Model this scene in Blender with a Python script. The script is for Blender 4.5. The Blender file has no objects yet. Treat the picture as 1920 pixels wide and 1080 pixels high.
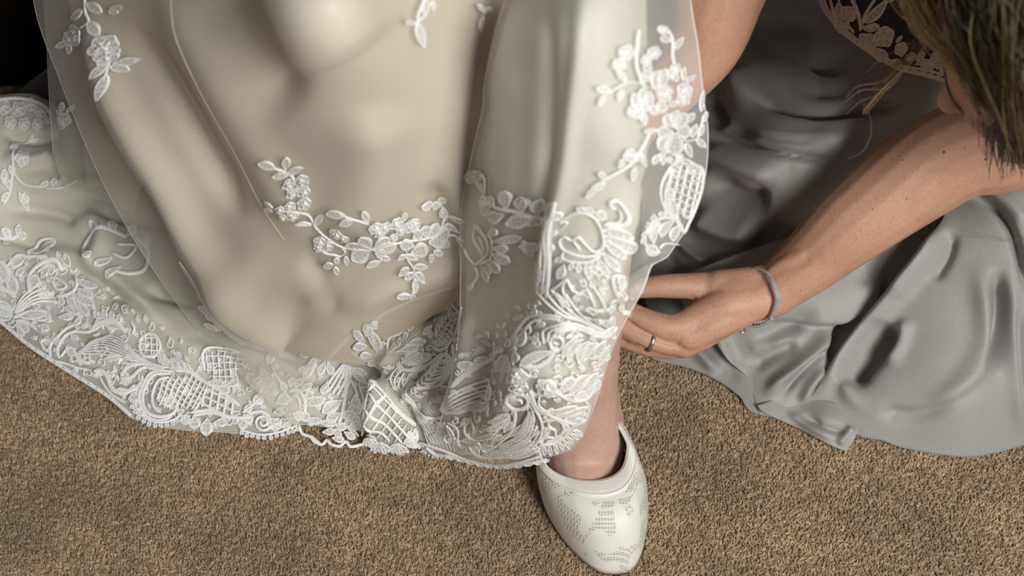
import bpy, bmesh, math, random
import numpy as np
from mathutils import Vector, Matrix

sc = bpy.context.scene
col = sc.collection
rng = np.random.default_rng(7)
random.seed(7)

# ------------------------------------------------------------------ camera
CAM_H, PITCH, FPX = 1.05, math.radians(50.0), 2667.0
cd = bpy.data.cameras.new('camera')
cam = bpy.data.objects.new('camera', cd)
col.objects.link(cam)
cam.location = (0, 0, CAM_H)
cam.rotation_euler = (math.pi / 2 - PITCH, 0, 0)
cd.sensor_width = 36.0
cd.lens = FPX * 36.0 / 1920.0
cd.clip_start = 0.02
cd.dof.use_dof = True
cd.dof.focus_distance = 1.19
cd.dof.aperture_fstop = 6.0
sc.camera = cam

# ------------------------------------------------------------------ light
w = bpy.data.worlds.new('world')
sc.world = w
w.use_nodes = True
w.node_tree.nodes['Background'].inputs[0].default_value = (0.92, 0.86, 0.97, 1)
w.node_tree.nodes['Background'].inputs[1].default_value = 0.08


def area(name, loc, target, size, size_y, power, color):
    l = bpy.data.lights.new(name, 'AREA')
    l.shape = 'RECTANGLE'
    l.size, l.size_y, l.energy, l.color = size, size_y, power, color
    o = bpy.data.objects.new(name, l)
    col.objects.link(o)
    o.location = loc
    d = Vector(target) - Vector(loc)
    o.rotation_euler = d.to_track_quat('-Z', 'Y').to_euler()
    return o


area('window_light', (1.02, -0.95, 1.70), (0.05, 0.75, 0.1), 0.75, 0.85, 66, (1.0, 0.99, 0.945))
area('left_fill_light', (-1.7, -1.3, 2.3), (-0.1, 0.8, 0.1), 1.0, 1.2, 4, (0.95, 0.98, 1.0))  # weak fill added from the left, no window stands there

vs = sc.view_settings
vs.view_transform = 'Standard'
vs.look = 'None'
vs.gamma = 1.0
vs.use_curve_mapping = False
vs.exposure = 0.0
sc.cycles.transparent_max_bounces = 24
sc.cycles.max_bounces = 7

# ------------------------------------------------------------------ geometry of the view
CP, SP = math.cos(PITCH), math.sin(PITCH)
FWD = np.array([0, CP, -SP]); UPV = np.array([0, SP, CP]); RGT = np.array([1.0, 0, 0])
O = np.array([0, 0, CAM_H])


def raydir(px, py):
    px = np.asarray(px, float); py = np.asarray(py, float)
    return FWD + ((px - 960) / FPX)[..., None] * RGT + ((540 - py) / FPX)[..., None] * UPV


def AtD(px, py, D):
    return O + raydir(px, py) * np.asarray(D, float)[..., None]


def AtZ(px, py, z):
    r = raydir(px, py)
    return O + r * ((z - CAM_H) / r[..., 2])[..., None]


def depth_of(a):
    px, py, kind, v = a
    r = raydir(px, py)
    if kind == 'y':
        return v / r[1]
    if kind == 'z':
        return (v - CAM_H) / r[2]
    return v


def catmull(pts, n):
    P = np.asarray(pts, float)
    if len(P) == 2:
        t = np.linspace(0, 1, n)[:, None]
        return P[0] * (1 - t) + P[1] * t
    seg = np.r_[0, np.cumsum(np.linalg.norm(np.diff(P[:, :2], axis=0), axis=1) ** 0.6 + 1e-6)]
    E = np.vstack([2 * P[0] - P[1], P, 2 * P[-1] - P[-2]])
    s = np.linspace(0, seg[-1], n)
    k = np.clip(np.searchsorted(seg, s, side='right') - 1, 0, len(P) - 2)
    t = ((s - seg[k]) / (seg[k + 1] - seg[k]))[:, None]
    p0, p1, p2, p3 = E[k], E[k + 1], E[k + 2], E[k + 3]
    return 0.5 * (2 * p1 + (p2 - p0) * t + (2 * p0 - 5 * p1 + 4 * p2 - p3) * t * t + (3 * p1 - p0 - 3 * p2 + p3) * t ** 3)


def catlen(pts, step):
    P = np.asarray(pts, float)
    L = np.linalg.norm(np.diff(P, axis=0), axis=1).sum()
    return catmull(P, max(3, int(L / step) + 1))


class Surf:
    """A draped cloth: a smooth depth field through anchor points, with folds pushed along its normal."""

    def __init__(self, anchors, folds=()):
        A = [(a[0], a[1], 1.0 / float(depth_of(a))) for a in anchors]
        A = np.array(A)
        self.X = A[:, :2] / 500.0
        n = len(A)
        K = self.k(self.X, self.X) + np.eye(n) * 1e-4
        Q = np.c_[np.ones(n), self.X]
        M = np.block([[K, Q], [Q.T, np.zeros((3, 3))]])
        self.w = np.linalg.solve(M, np.r_[A[:, 2], np.zeros(3)])
        self.folds = []
        for f in folds:
            pts, wd, amp = f[:3]
            kind = f[3] if len(f) > 3 else 'g'
            self.folds.append((catmull(pts, 24) if len(pts) > 2 else catmull(pts, 8), wd, amp, kind))

    @staticmethod
    def k(a, b):
        r2 = ((a[:, None] - b[None]) ** 2).sum(-1) + 1e-12
        return 0.5 * r2 * np.log(r2)

    def base(self, px, py):
        X = np.c_[px, py] / 500.0
        n = len(self.w) - 3
        out = np.empty(len(X))
        for i in range(0, len(X), 20000):
            x = X[i:i + 20000]
            out[i:i + 20000] = self.k(x, self.X) @ self.w[:n] + self.w[n] + x @ self.w[n + 1:]
        return AtD(px, py, 1.0 / out)

    def foldh(self, px, py):
        h = np.zeros(len(px))
        P = np.c_[px, py]
        for C, wd, amp, kind in self.folds:
            m = (px > C[:, 0].min() - 4 * wd) & (px < C[:, 0].max() + 4 * wd) & (py > C[:, 1].min() - 4 * wd) & (py < C[:, 1].max() + 4 * wd)
            if not m.any():
                continue
            Q = P[m]
            a, b = C[:-1], C[1:]
            d = b - a
            L2 = (d ** 2).sum(1)
            v = Q[:, None] - a[None]
            t = np.clip((v * d[None]).sum(-1) / L2[None], 0, 1)
            r = v - t[..., None] * d[None]
            dist = np.sqrt((r ** 2).sum(-1))
            j = dist.argmin(1)
            ii = np.arange(len(Q))
            dd = dist[ii, j]
            g = (j + t[ii, j]) / len(a)
            if kind == 'o':
                taper = np.ones_like(g)
            else:
                taper = np.clip(np.minimum(g, 1 - g) * 4, 0, 1)
                taper = taper * taper * (3 - 2 * taper)
            if kind == 's':
                cr = d[j, 0] * v[ii, j, 1] - d[j, 1] * v[ii, j, 0]
                sg = np.sign(cr) * dd
                prof = 0.5 * (1 + np.tanh(sg / (wd * .18))) * np.exp(-(np.maximum(sg, 0) / (wd * 1.6)) ** 2)
            else:
                prof = np.exp(-(dd / wd) ** 2)
            h[m] += amp * prof * taper
        return h

    def __call__(self, px, py, off=0.0):
        px = np.asarray(px, float).ravel(); py = np.asarray(py, float).ravel()
        P = self.base(px, py)
        e = 6.0
        n = np.cross(self.base(px + e, py) - P, self.base(px, py - e) - P)
        n /= np.linalg.norm(n, axis=1)[:, None] + 1e-12
        return P + n * (self.foldh(px, py) + off)[:, None]


# ------------------------------------------------------------------ object helpers
def link(o, parent=None):
    col.objects.link(o)
    if parent is not None:
        o.parent = parent
        o.matrix_parent_inverse = Matrix.Translation(parent.matrix_world.translation).inverted() if parent.parent is None else Matrix.Identity(4)
    return o


def mesh_obj(name, V, F, mat, parent=None, smooth=True, uv=None):
    me = bpy.data.meshes.new(name)
    V = np.asarray(V, np.float32)
    if isinstance(F, np.ndarray):
        k = F.shape[1]
        me.vertices.add(len(V)); me.vertices.foreach_set('co', V.ravel())
        me.loops.add(F.size); me.loops.foreach_set('vertex_index', F.ravel().astype(np.int32))
        me.polygons.add(len(F)); me.polygons.foreach_set('loop_start', (np.arange(len(F)) * k).astype(np.int32))
        me.update(calc_edges=True)
        me.validate()
    else:
        me.from_pydata([tuple(map(float, v)) for v in V], [], F)
    if uv is not None:
        l = me.uv_layers.new(name='UVMap')
        idx = np.empty(len(me.loops), np.int32)
        me.loops.foreach_get('vertex_index', idx)
        l.data.foreach_set('uv', np.asarray(uv, np.float32)[idx].ravel())
    if smooth:
        me.polygons.foreach_set('use_smooth', np.ones(len(me.polygons), bool))
    me.materials.append(mat)
    o = bpy.data.objects.new(name, me)
    return link(o, parent)


def grid_faces(n, m, close_u=False, close_v=False):
    i = np.arange(n if close_u else n - 1)[:, None]
    j = np.arange(m if close_v else m - 1)[None]
    a = (i % n) * m + (j % m); b = (i % n) * m + ((j + 1) % m)
    c = ((i + 1) % n) * m + ((j + 1) % m); d = ((i + 1) % n) * m + (j % m)
    return np.stack([a, b, c, d], -1).reshape(-1, 4)


def tag(o, label=None, cat=None, group=None, kind=None):
    if label: o['label'] = label
    if cat: o['category'] = cat
    if group: o['group'] = group
    if kind: o['kind'] = kind
    return o


def coons(top, bottom, left, right, n, m):
    """pixel grid n rows x m columns between four boundary polylines (top/bottom run left to right, left/right run downwards)"""
    T, B = catmull(top, m), catmull(bottom, m)
    L, R = catmull(left, n), catmull(right, n)
    u = np.linspace(0, 1, m)[None, :, None]; v = np.linspace(0, 1, n)[:, None, None]
    return ((1 - v) * T[None] + v * B[None] + (1 - u) * L[:, None] + u * R[:, None]
            - (1 - u) * (1 - v) * T[0] - u * (1 - v) * T[-1] - (1 - u) * v * B[0] - u * v * B[-1])


def sheet(name, surf, G, mat, parent, off=0.0, thick=None, wobble=0.0):
    n, m = G.shape[:2]
    V = surf(G[..., 0], G[..., 1], off).reshape(n, m, 3)
    if wobble:
        V = V + (rng.random(V.shape) - .5) * wobble
    # cloth coordinates in metres, row and column arc lengths
    du = np.linalg.norm(np.diff(V, axis=1), axis=2); dv = np.linalg.norm(np.diff(V, axis=0), axis=2)
    U = np.c_[np.zeros(n), np.cumsum(du, 1)]; U -= U[:, m // 2][:, None]
    W = np.r_[np.zeros((1, m)), np.cumsum(dv, 0)]
    U = U.mean(0)[None].repeat(n, 0) * .5 + U * .5
    W = W.mean(1)[:, None].repeat(m, 1) * .5 + W * .5
    uv = np.stack([U, W], -1).reshape(-1, 2)
    o = mesh_obj(name, V.reshape(-1, 3), grid_faces(n, m)[:, ::-1].copy(), mat, parent, uv=uv)
    if thick:
        md = o.modifiers.new('thickness', 'SOLIDIFY'); md.thickness = thick; md.offset = -1
    return o


# ------------------------------------------------------------------ materials
def new_mat(name):
    m = bpy.data.materials.new(name); m.use_nodes = True
    nt = m.node_tree
    return m, nt, nt.nodes['Principled BSDF']


def N(nt, t, **kw):
    n = nt.nodes.new(t)
    for k, v in kw.items():
        setattr(n, k, v)
    return n


def noise_color(nt, b, c1, c2, scale, detail=4, coord='Object', lo=.35, hi=.65, rough=.6):
    tc = N(nt, 'ShaderNodeTexCoord'); nz = N(nt, 'ShaderNodeTexNoise')
    nz.inputs['Scale'].default_value = scale; nz.inputs['Detail'].default_value = detail
    nz.inputs['Roughness'].default_value = rough
    nt.links.new(tc.outputs[coord], nz.inputs['Vector'])
    r = N(nt, 'ShaderNodeValToRGB')
    r.color_ramp.elements[0].position = lo; r.color_ramp.elements[0].color = (*c1, 1)
    r.color_ramp.elements[1].position = hi; r.color_ramp.elements[1].color = (*c2, 1)
    nt.links.new(nz.outputs[0], r.inputs[0])
    if b is not None:
        nt.links.new(r.outputs[0], b.inputs['Base Color'])
    return tc, nz, r


def add_bump(nt, b, height_socket, strength, dist):
    bp = N(nt, 'ShaderNodeBump')
    bp.inputs['Strength'].default_value = strength; bp.inputs['Distance'].default_value = dist
    nt.links.new(height_socket, bp.inputs['Height'])
    nt.links.new(bp.outputs[0], b.inputs['Normal'])
    return bp


def satin(name, c1, c2, rough=.42, scale=9, sheen=.25, weave=1500, spec=.35):
    m, nt, b = new_mat(name)
    tc, nz, r = noise_color(nt, b, c1, c2, scale, 3)
    # fine weave
    n2 = N(nt, 'ShaderNodeTexNoise'); n2.inputs['Scale'].default_value = weave; n2.inputs['Detail'].default_value = 2
    nt.links.new(tc.outputs['Object'], n2.inputs['Vector'])
    mix = N(nt, 'ShaderNodeMix', data_type='RGBA', blend_type='MULTIPLY'); mix.inputs[0].default_value = 1
    rr = N(nt, 'ShaderNodeMapRange'); rr.inputs[1].default_value = .3; rr.inputs[2].default_value = .7
    rr.inputs[3].default_value = .84; rr.inputs[4].default_value = 1.12
    nt.links.new(n2.outputs[0], rr.inputs[0])
    nt.links.new(r.outputs[0], mix.inputs[6]); nt.links.new(rr.outputs[0], mix.inputs[7])
    nt.links.new(mix.outputs[2], b.inputs['Base Color'])
    b.inputs['Roughness'].default_value = rough
    b.inputs['Specular IOR Level'].default_value = spec
    b.inputs['Sheen Weight'].default_value = sheen
    b.inputs['Sheen Roughness'].default_value = .4
    add_bump(nt, b, n2.outputs[0], .12, .0006)
    return m


def tulle(name, color, scale, lo, hi, power=1.0):
    """net: a woven grid of threads with see-through cells, laid in cloth coordinates"""
    m, nt, b = new_mat(name)
    b.inputs['Base Color'].default_value = (*color, 1)
    b.inputs['Roughness'].default_value = .7
    b.inputs['Sheen Weight'].default_value = .15
    tc = N(nt, 'ShaderNodeTexCoord')
    mp = N(nt, 'ShaderNodeMapping'); mp.inputs['Rotation'].default_value = (0, 0, .55)
    nt.links.new(tc.outputs['UV'], mp.inputs['Vector'])
    sp = N(nt, 'ShaderNodeSeparateXYZ'); nt.links.new(mp.outputs[0], sp.inputs[0])
    sins = []
    for k in (0, 1):
        mu = N(nt, 'ShaderNodeMath', operation='MULTIPLY'); mu.inputs[1].default_value = 2 * math.pi * scale
        nt.links.new(sp.outputs[k], mu.inputs[0])
        s = N(nt, 'ShaderNodeMath', operation='SINE'); nt.links.new(mu.outputs[0], s.inputs[0])
        ab = N(nt, 'ShaderNodeMath', operation='ABSOLUTE'); nt.links.new(s.outputs[0], ab.inputs[0])
        sins.append(ab)
    mx = N(nt, 'ShaderNodeMath', operation='MULTIPLY')
    nt.links.new(sins[0].outputs[0], mx.inputs[0]); nt.links.new(sins[1].outputs[0], mx.inputs[1])
    mr = N(nt, 'ShaderNodeMapRange'); mr.interpolation_type = 'SMOOTHSTEP'
    mr.inputs[1].default_value = .12; mr.inputs[2].default_value = .62
    mr.inputs[3].default_value = hi; mr.inputs[4].default_value = lo
    nt.links.new(mx.outputs[0], mr.inputs[0])
    nt.links.new(mr.outputs[0], b.inputs['Alpha'])
    return m


M_SATIN = satin('champagne_satin', (.61, .535, .415), (.67, .60, .47), .42, 6, .1)
M_SATIN2 = satin('ivory_satin', (.61, .585, .51), (.66, .635, .56), .45, 6, .1)
M_TRAIN = satin('ivory_lining', (.60, .56, .45), (.70, .66, .55), .6, 12, .2)
M_TULLE = tulle('ivory_tulle', (.80, .77, .68), 300, .12, .60)
M_TULLE_P = tulle('white_panel_tulle', (.84, .83, .79), 300, .14, .58)
M_TULLE_D = tulle('dense_ivory_tulle', (.78, .76, .69), 300, .30, .75)
M_SLATE = satin('slate_satin', (.285, .282, .268), (.345, .345, .325), .52, 5, .35, 1400, .22)


def lace_mat(name, c1, c2, rough=.65, thread=True):
    m, nt, b = new_mat(name)
    tc, nz, r = noise_color(nt, b, c1, c2, 900, 2)
    b.inputs['Roughness'].default_value = rough
    b.inputs['Sheen Weight'].default_value = .2
    b.inputs['Subsurface Weight'].default_value = 0.0
    wv = N(nt, 'ShaderNodeTexVoronoi'); wv.inputs['Scale'].default_value = 1300
    nt.links.new(tc.outputs['Object'], wv.inputs['Vector'])
    add_bump(nt, b, wv.outputs[0], .6, .0006)
    if thread:
        at = N(nt, 'ShaderNodeAttribute', attribute_name='thread_fill')
        # loose threads: fine gaps open where the stitching is thin
        nz2 = N(nt, 'ShaderNodeTexNoise'); nz2.inputs['Scale'].default_value = 1500; nz2.inputs['Detail'].default_value = 1
        nt.links.new(tc.outputs['Object'], nz2.inputs['Vector'])
        mr = N(nt, 'ShaderNodeMapRange'); mr.inputs[1].default_value = .35; mr.inputs[2].default_value = .65
        mr.inputs[3].default_value = -.25; mr.inputs[4].default_value = .25
        nt.links.new(nz2.outputs[0], mr.inputs[0])
        iv = N(nt, 'ShaderNodeMath', operation='SUBTRACT'); iv.inputs[0].default_value = 1.0
        nt.links.new(at.outputs['Fac'], iv.inputs[1])
        mu = N(nt, 'ShaderNodeMath', operation='MULTIPLY'); mu.inputs[1].default_value = 2.0; nt.links.new(iv.outputs[0], mu.inputs[0])
        m2 = N(nt, 'ShaderNodeMath', operation='MULTIPLY'); nt.links.new(mu.outputs[0], m2.inputs[0]); nt.links.new(mr.outputs[0], m2.inputs[1])
        ad = N(nt, 'ShaderNodeMath', operation='ADD', use_clamp=True); nt.links.new(at.outputs['Fac'], ad.inputs[0]); nt.links.new(m2.outputs[0], ad.inputs[1])
        nt.links.new(ad.outputs[0], b.inputs['Alpha'])
    return m


M_LACE = lace_mat('white_embroidery', (.84, .84, .83), (.94, .94, .93))
M_STITCH = lace_mat('white_thread', (.74, .74, .73), (.90, .90, .89), thread=False)
M_LACE_B = lace_mat('beige_embroidery', (.62, .53, .44), (.86, .76, .64))


def skin(name, c1, c2, c3):
    m, nt, b = new_mat(name)
    tc, nz, r = noise_color(nt, None, c1, c2, 22, 5, lo=.3, hi=.7)
    n2 = N(nt, 'ShaderNodeTexNoise'); n2.inputs['Scale'].default_value = 420; n2.inputs['Detail'].default_value = 4
    nt.links.new(tc.outputs['Object'], n2.inputs['Vector'])
    mr = N(nt, 'ShaderNodeMapRange'); mr.inputs[1].default_value = .5; mr.inputs[2].default_value = .72
    nt.links.new(n2.outputs[0], mr.inputs[0])
    mix = N(nt, 'ShaderNodeMix', data_type='RGBA'); mix.inputs[7].default_value = (*c3, 1)
    mu = N(nt, 'ShaderNodeMath', operation='MULTIPLY'); mu.inputs[1].default_value = .45
    nt.links.new(mr.outputs[0], mu.inputs[0]); nt.links.new(mu.outputs[0], mix.inputs[0])
    nt.links.new(r.outputs[0], mix.inputs[6])
    nt.links.new(mix.outputs[2], b.inputs['Base Color'])
    b.inputs['Roughness'].default_value = .5
    b.inputs['Specular IOR Level'].default_value = .35
    b.inputs['Subsurface Weight'].default_value = .12
    b.inputs['Subsurface Radius'].default_value = (.012, .004, .002)
    b.inputs['Subsurface Scale'].default_value = .5
    vo = N(nt, 'ShaderNodeTexVoronoi'); vo.inputs['Scale'].default_value = 700
    nt.links.new(tc.outputs['Object'], vo.inputs['Vector'])
    ad = N(nt, 'ShaderNodeMath', operation='ADD'); nt.links.new(vo.outputs[0], ad.inputs[0]); nt.links.new(n2.outputs[0], ad.inputs[1])
    add_bump(nt, b, ad.outputs[0], .25, .0006)
    return m


M_SKIN = skin('tanned_skin', (.43, .235, .155), (.53, .31, .218), (.34, .17, .11))
M_SKIN_P = skin('pale_skin', (.50, .315, .25), (.58, .39, .32), (.44, .24, .19))


def plain(name, c, rough=.5, metal=0.0):
    m, nt, b = new_mat(name)
    noise_color(nt, b, tuple(x * .85 for x in c), tuple(min(1, x * 1.12) for x in c), 160, 3)
    b.inputs['Roughness'].default_value = rough; b.inputs['Metallic'].default_value = metal
    return m


M_SILVER = plain('brushed_silver', (.62, .58, .53), .25, 1.0)
M_CORD = plain('grey_cord', (.36, .38, .41), .6)
M_MOLE = plain('mole_brown', (.07, .035, .025), .6)
M_NAIL = plain('fingernail', (.60, .40, .33), .25)
M_SOLE = plain('brown_sole', (.16, .075, .04), .5)
M_RIBBON = satin('satin_ribbon', (.74, .73, .70), (.82, .81, .79), .25, 30, .1, 2500, .6)
M_DARKWOOD = satin('dark_brown_leather', (.007, .0045, .003), (.015, .009, .006), .6, 14, 0, 600, .3)
M_MAUVE = satin('dusky_mauve_cloth', (.060, .045, .05), (.075, .058, .065), .6, 14, .1)
M_DARKLINING = satin('plum_lining', (.022, .018, .024), (.035, .028, .034), .7, 60, .1)

# carpet
M_SLATE.node_tree.nodes['Principled BSDF'].inputs['Sheen Tint'].default_value = (.62, .46, .62, 1)
M_CARPET, nt, b = new_mat('beige_carpet')
tc, nz, r = noise_color(nt, b, (.26, .18, .108), (.50, .38, .25), 260, 5, lo=.36, hi=.64)
b.inputs['Roughness'].default_value = 1.0; b.inputs['Specular IOR Level'].default_value = .05
add_bump(nt, b, nz.outputs[0], 1.0, .006)
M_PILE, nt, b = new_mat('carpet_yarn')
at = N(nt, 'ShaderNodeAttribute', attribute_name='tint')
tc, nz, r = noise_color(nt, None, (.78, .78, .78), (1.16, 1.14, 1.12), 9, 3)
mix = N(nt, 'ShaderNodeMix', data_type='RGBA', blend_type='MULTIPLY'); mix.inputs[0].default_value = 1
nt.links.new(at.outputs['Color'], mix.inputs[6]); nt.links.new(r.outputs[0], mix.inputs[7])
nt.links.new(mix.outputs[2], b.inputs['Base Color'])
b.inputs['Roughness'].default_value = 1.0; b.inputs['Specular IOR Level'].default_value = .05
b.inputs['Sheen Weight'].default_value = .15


# shoe lace fabric
def shoe_mat():
    m, nt, b = new_mat('lace_covered_satin')
    tc = N(nt, 'ShaderNodeTexCoord')
    nz = N(nt, 'ShaderNodeTexNoise'); nz.inputs['Scale'].default_value = 38; nz.inputs['Detail'].default_value = .3
    nz.inputs['Distortion'].default_value = 1.6
    nt.links.new(tc.outputs['Object'], nz.inputs['Vector'])
    mask = N(nt, 'ShaderNodeMapRange'); mask.inputs[1].default_value = .535; mask.inputs[2].default_value = .56
    nt.links.new(nz.outputs[0], mask.inputs[0])
    vo = N(nt, 'ShaderNodeTexVoronoi', feature='DISTANCE_TO_EDGE'); vo.inputs['Scale'].default_value = 400
    vo.inputs['Randomness'].default_value = .15
    nt.links.new(tc.outputs['Object'], vo.inputs['Vector'])
    net = N(nt, 'ShaderNodeMapRange'); net.inputs[1].default_value = .10; net.inputs[2].default_value = .26
    nt.links.new(vo.outputs[0], net.inputs[0])
    mu = N(nt, 'ShaderNodeMath', operation='MULTIPLY'); nt.links.new(mask.outputs[0], mu.inputs[0]); nt.links.new(net.outputs[0], mu.inputs[1])
    mix = N(nt, 'ShaderNodeMix', data_type='RGBA')
    mix.inputs[6].default_value = (.70, .70, .64, 1); mix.inputs[7].default_value = (.47, .45, .38, 1)
    nt.links.new(mu.outputs[0], mix.inputs[0]); nt.links.new(mix.outputs[2], b.inputs['Base Color'])
    b.inputs['Roughness'].default_value = .5
    inv = N(nt, 'ShaderNodeMath', operation='SUBTRACT'); inv.inputs[0].default_value = 1
    nt.links.new(mu.outputs[0], inv.inputs[1])
    add_bump(nt, b, inv.outputs[0], .6, .0009)
    return m


M_SHOE = shoe_mat()


def hair_mat():
    m, nt, b = new_mat('dark_blonde_hair')
    at = N(nt, 'ShaderNodeAttribute', attribute_name='tint')
    nt.links.new(at.outputs['Color'], b.inputs['Base Color'])
    b.inputs['Roughness'].default_value = .4
    return m


M_HAIR = hair_mat()

# ------------------------------------------------------------------ floor
xs = np.array([-2.2, 2.2]); ys = np.array([-0.6, 3.2])
V = [(xs[0], ys[0], 0), (xs[1], ys[0], 0), (xs[1], ys[1], 0), (xs[0], ys[1], 0),
     (xs[0], ys[0], -.03), (xs[1], ys[0], -.03), (xs[1], ys[1], -.03), (xs[0], ys[1], -.03)]
floor = mesh_obj('floor', V, [(0, 1, 2, 3), (7, 6, 5, 4), (0, 4, 5, 1), (1, 5, 6, 2), (2, 6, 7, 3), (3, 7, 4, 0)], M_CARPET, smooth=False)
tag(floor, 'short-pile beige brown fitted carpet', 'carpet', kind='structure')


M_WALL = plain('warm_grey_wall', (.34, .31, .28), .9)
for nm, (cx, cy, sx, sy) in {'wall_back': (0, 3.22, 4.44, .05), 'wall_left': (-2.22, 1.3, .05, 3.8), 'wall_right': (2.22, 1.3, .05, 3.8)}.items():
    q = [(cx + a * sx / 2, cy + b_ * sy / 2, z) for z in (0, 2.5) for a, b_ in ((-1, -1), (1, -1), (1, 1), (-1, 1))]
    wl = mesh_obj(nm, q, [(3, 2, 1, 0), (4, 5, 6, 7), (0, 1, 5, 4), (1, 2, 6, 5), (2, 3, 7, 6), (3, 0, 4, 7)], M_WALL, smooth=False)
    tag(wl, 'plain warm grey room wall', 'wall', kind='structure')


def carpet():
    n = 330000
    # the strip of carpet in view and a margin round it, denser towards the camera
    x = rng.uniform(-.56, .62, n); y = .50 + rng.random(n) ** 1.25 * .50
    keep = (y < .86) | (x < -.2)
    x, y = x[keep], y[keep]
    # coarser, sparser beyond the frame
    m = 170000
    x2 = rng.uniform(-1.3, 1.3, m); y2 = rng.uniform(.15, 1.7, m)
    x2j, y2j = x2 + rng.normal(0, .01, m), y2 + rng.normal(0, .01, m)
    k2 = ~((x2 > -.55) & (x2 < .61) & (y2 > .51) & (y2 < .85)) & ~((x2 > -.55) & (x2 < -.2) & (y2 < .97) & (y2 > .51))
    x, y = np.r_[x, x2[k2]], np.r_[y, y2[k2]]; big = np.r_[np.zeros(keep.sum()), np.ones(k2.sum())]; n = len(x)
    ang = rng.uniform(0, 2 * np.pi, n); rad = rng.uniform(.0007, .0015, n) * (1 + big * .9); h = rng.uniform(.0018, .0055, n)
    lean = rng.normal(0, .0015, (n, 2))
    V = np.zeros((n, 4, 3))
    for k in range(3):
        a = ang + k * 2.0944
        V[:, k, 0] = x + rad * np.cos(a); V[:, k, 1] = y + rad * np.sin(a); V[:, k, 2] = -.001 + h * .25
    V[:, 3, 0] = x + lean[:, 0]; V[:, 3, 1] = y + lean[:, 1]; V[:, 3, 2] = h
    f = [(0, 1, 3), (1, 2, 3), (2, 0, 3)]
    F = (np.array(f)[None] + (np.arange(n) * 4)[:, None, None]).reshape(-1, 3)
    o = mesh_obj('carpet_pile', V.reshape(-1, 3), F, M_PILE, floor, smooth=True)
    ca = o.data.color_attributes.new('tint', 'FLOAT_COLOR', 'POINT')
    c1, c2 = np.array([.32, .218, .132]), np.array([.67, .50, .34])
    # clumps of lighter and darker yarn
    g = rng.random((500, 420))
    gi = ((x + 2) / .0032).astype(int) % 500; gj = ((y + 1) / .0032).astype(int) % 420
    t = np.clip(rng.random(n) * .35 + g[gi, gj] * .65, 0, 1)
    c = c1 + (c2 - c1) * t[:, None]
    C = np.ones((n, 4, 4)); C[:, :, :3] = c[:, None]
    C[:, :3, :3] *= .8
    ca.data.foreach_set('color', C.astype(np.float32).ravel())
    o['kind'] = 'stuff'


carpet()


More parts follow.
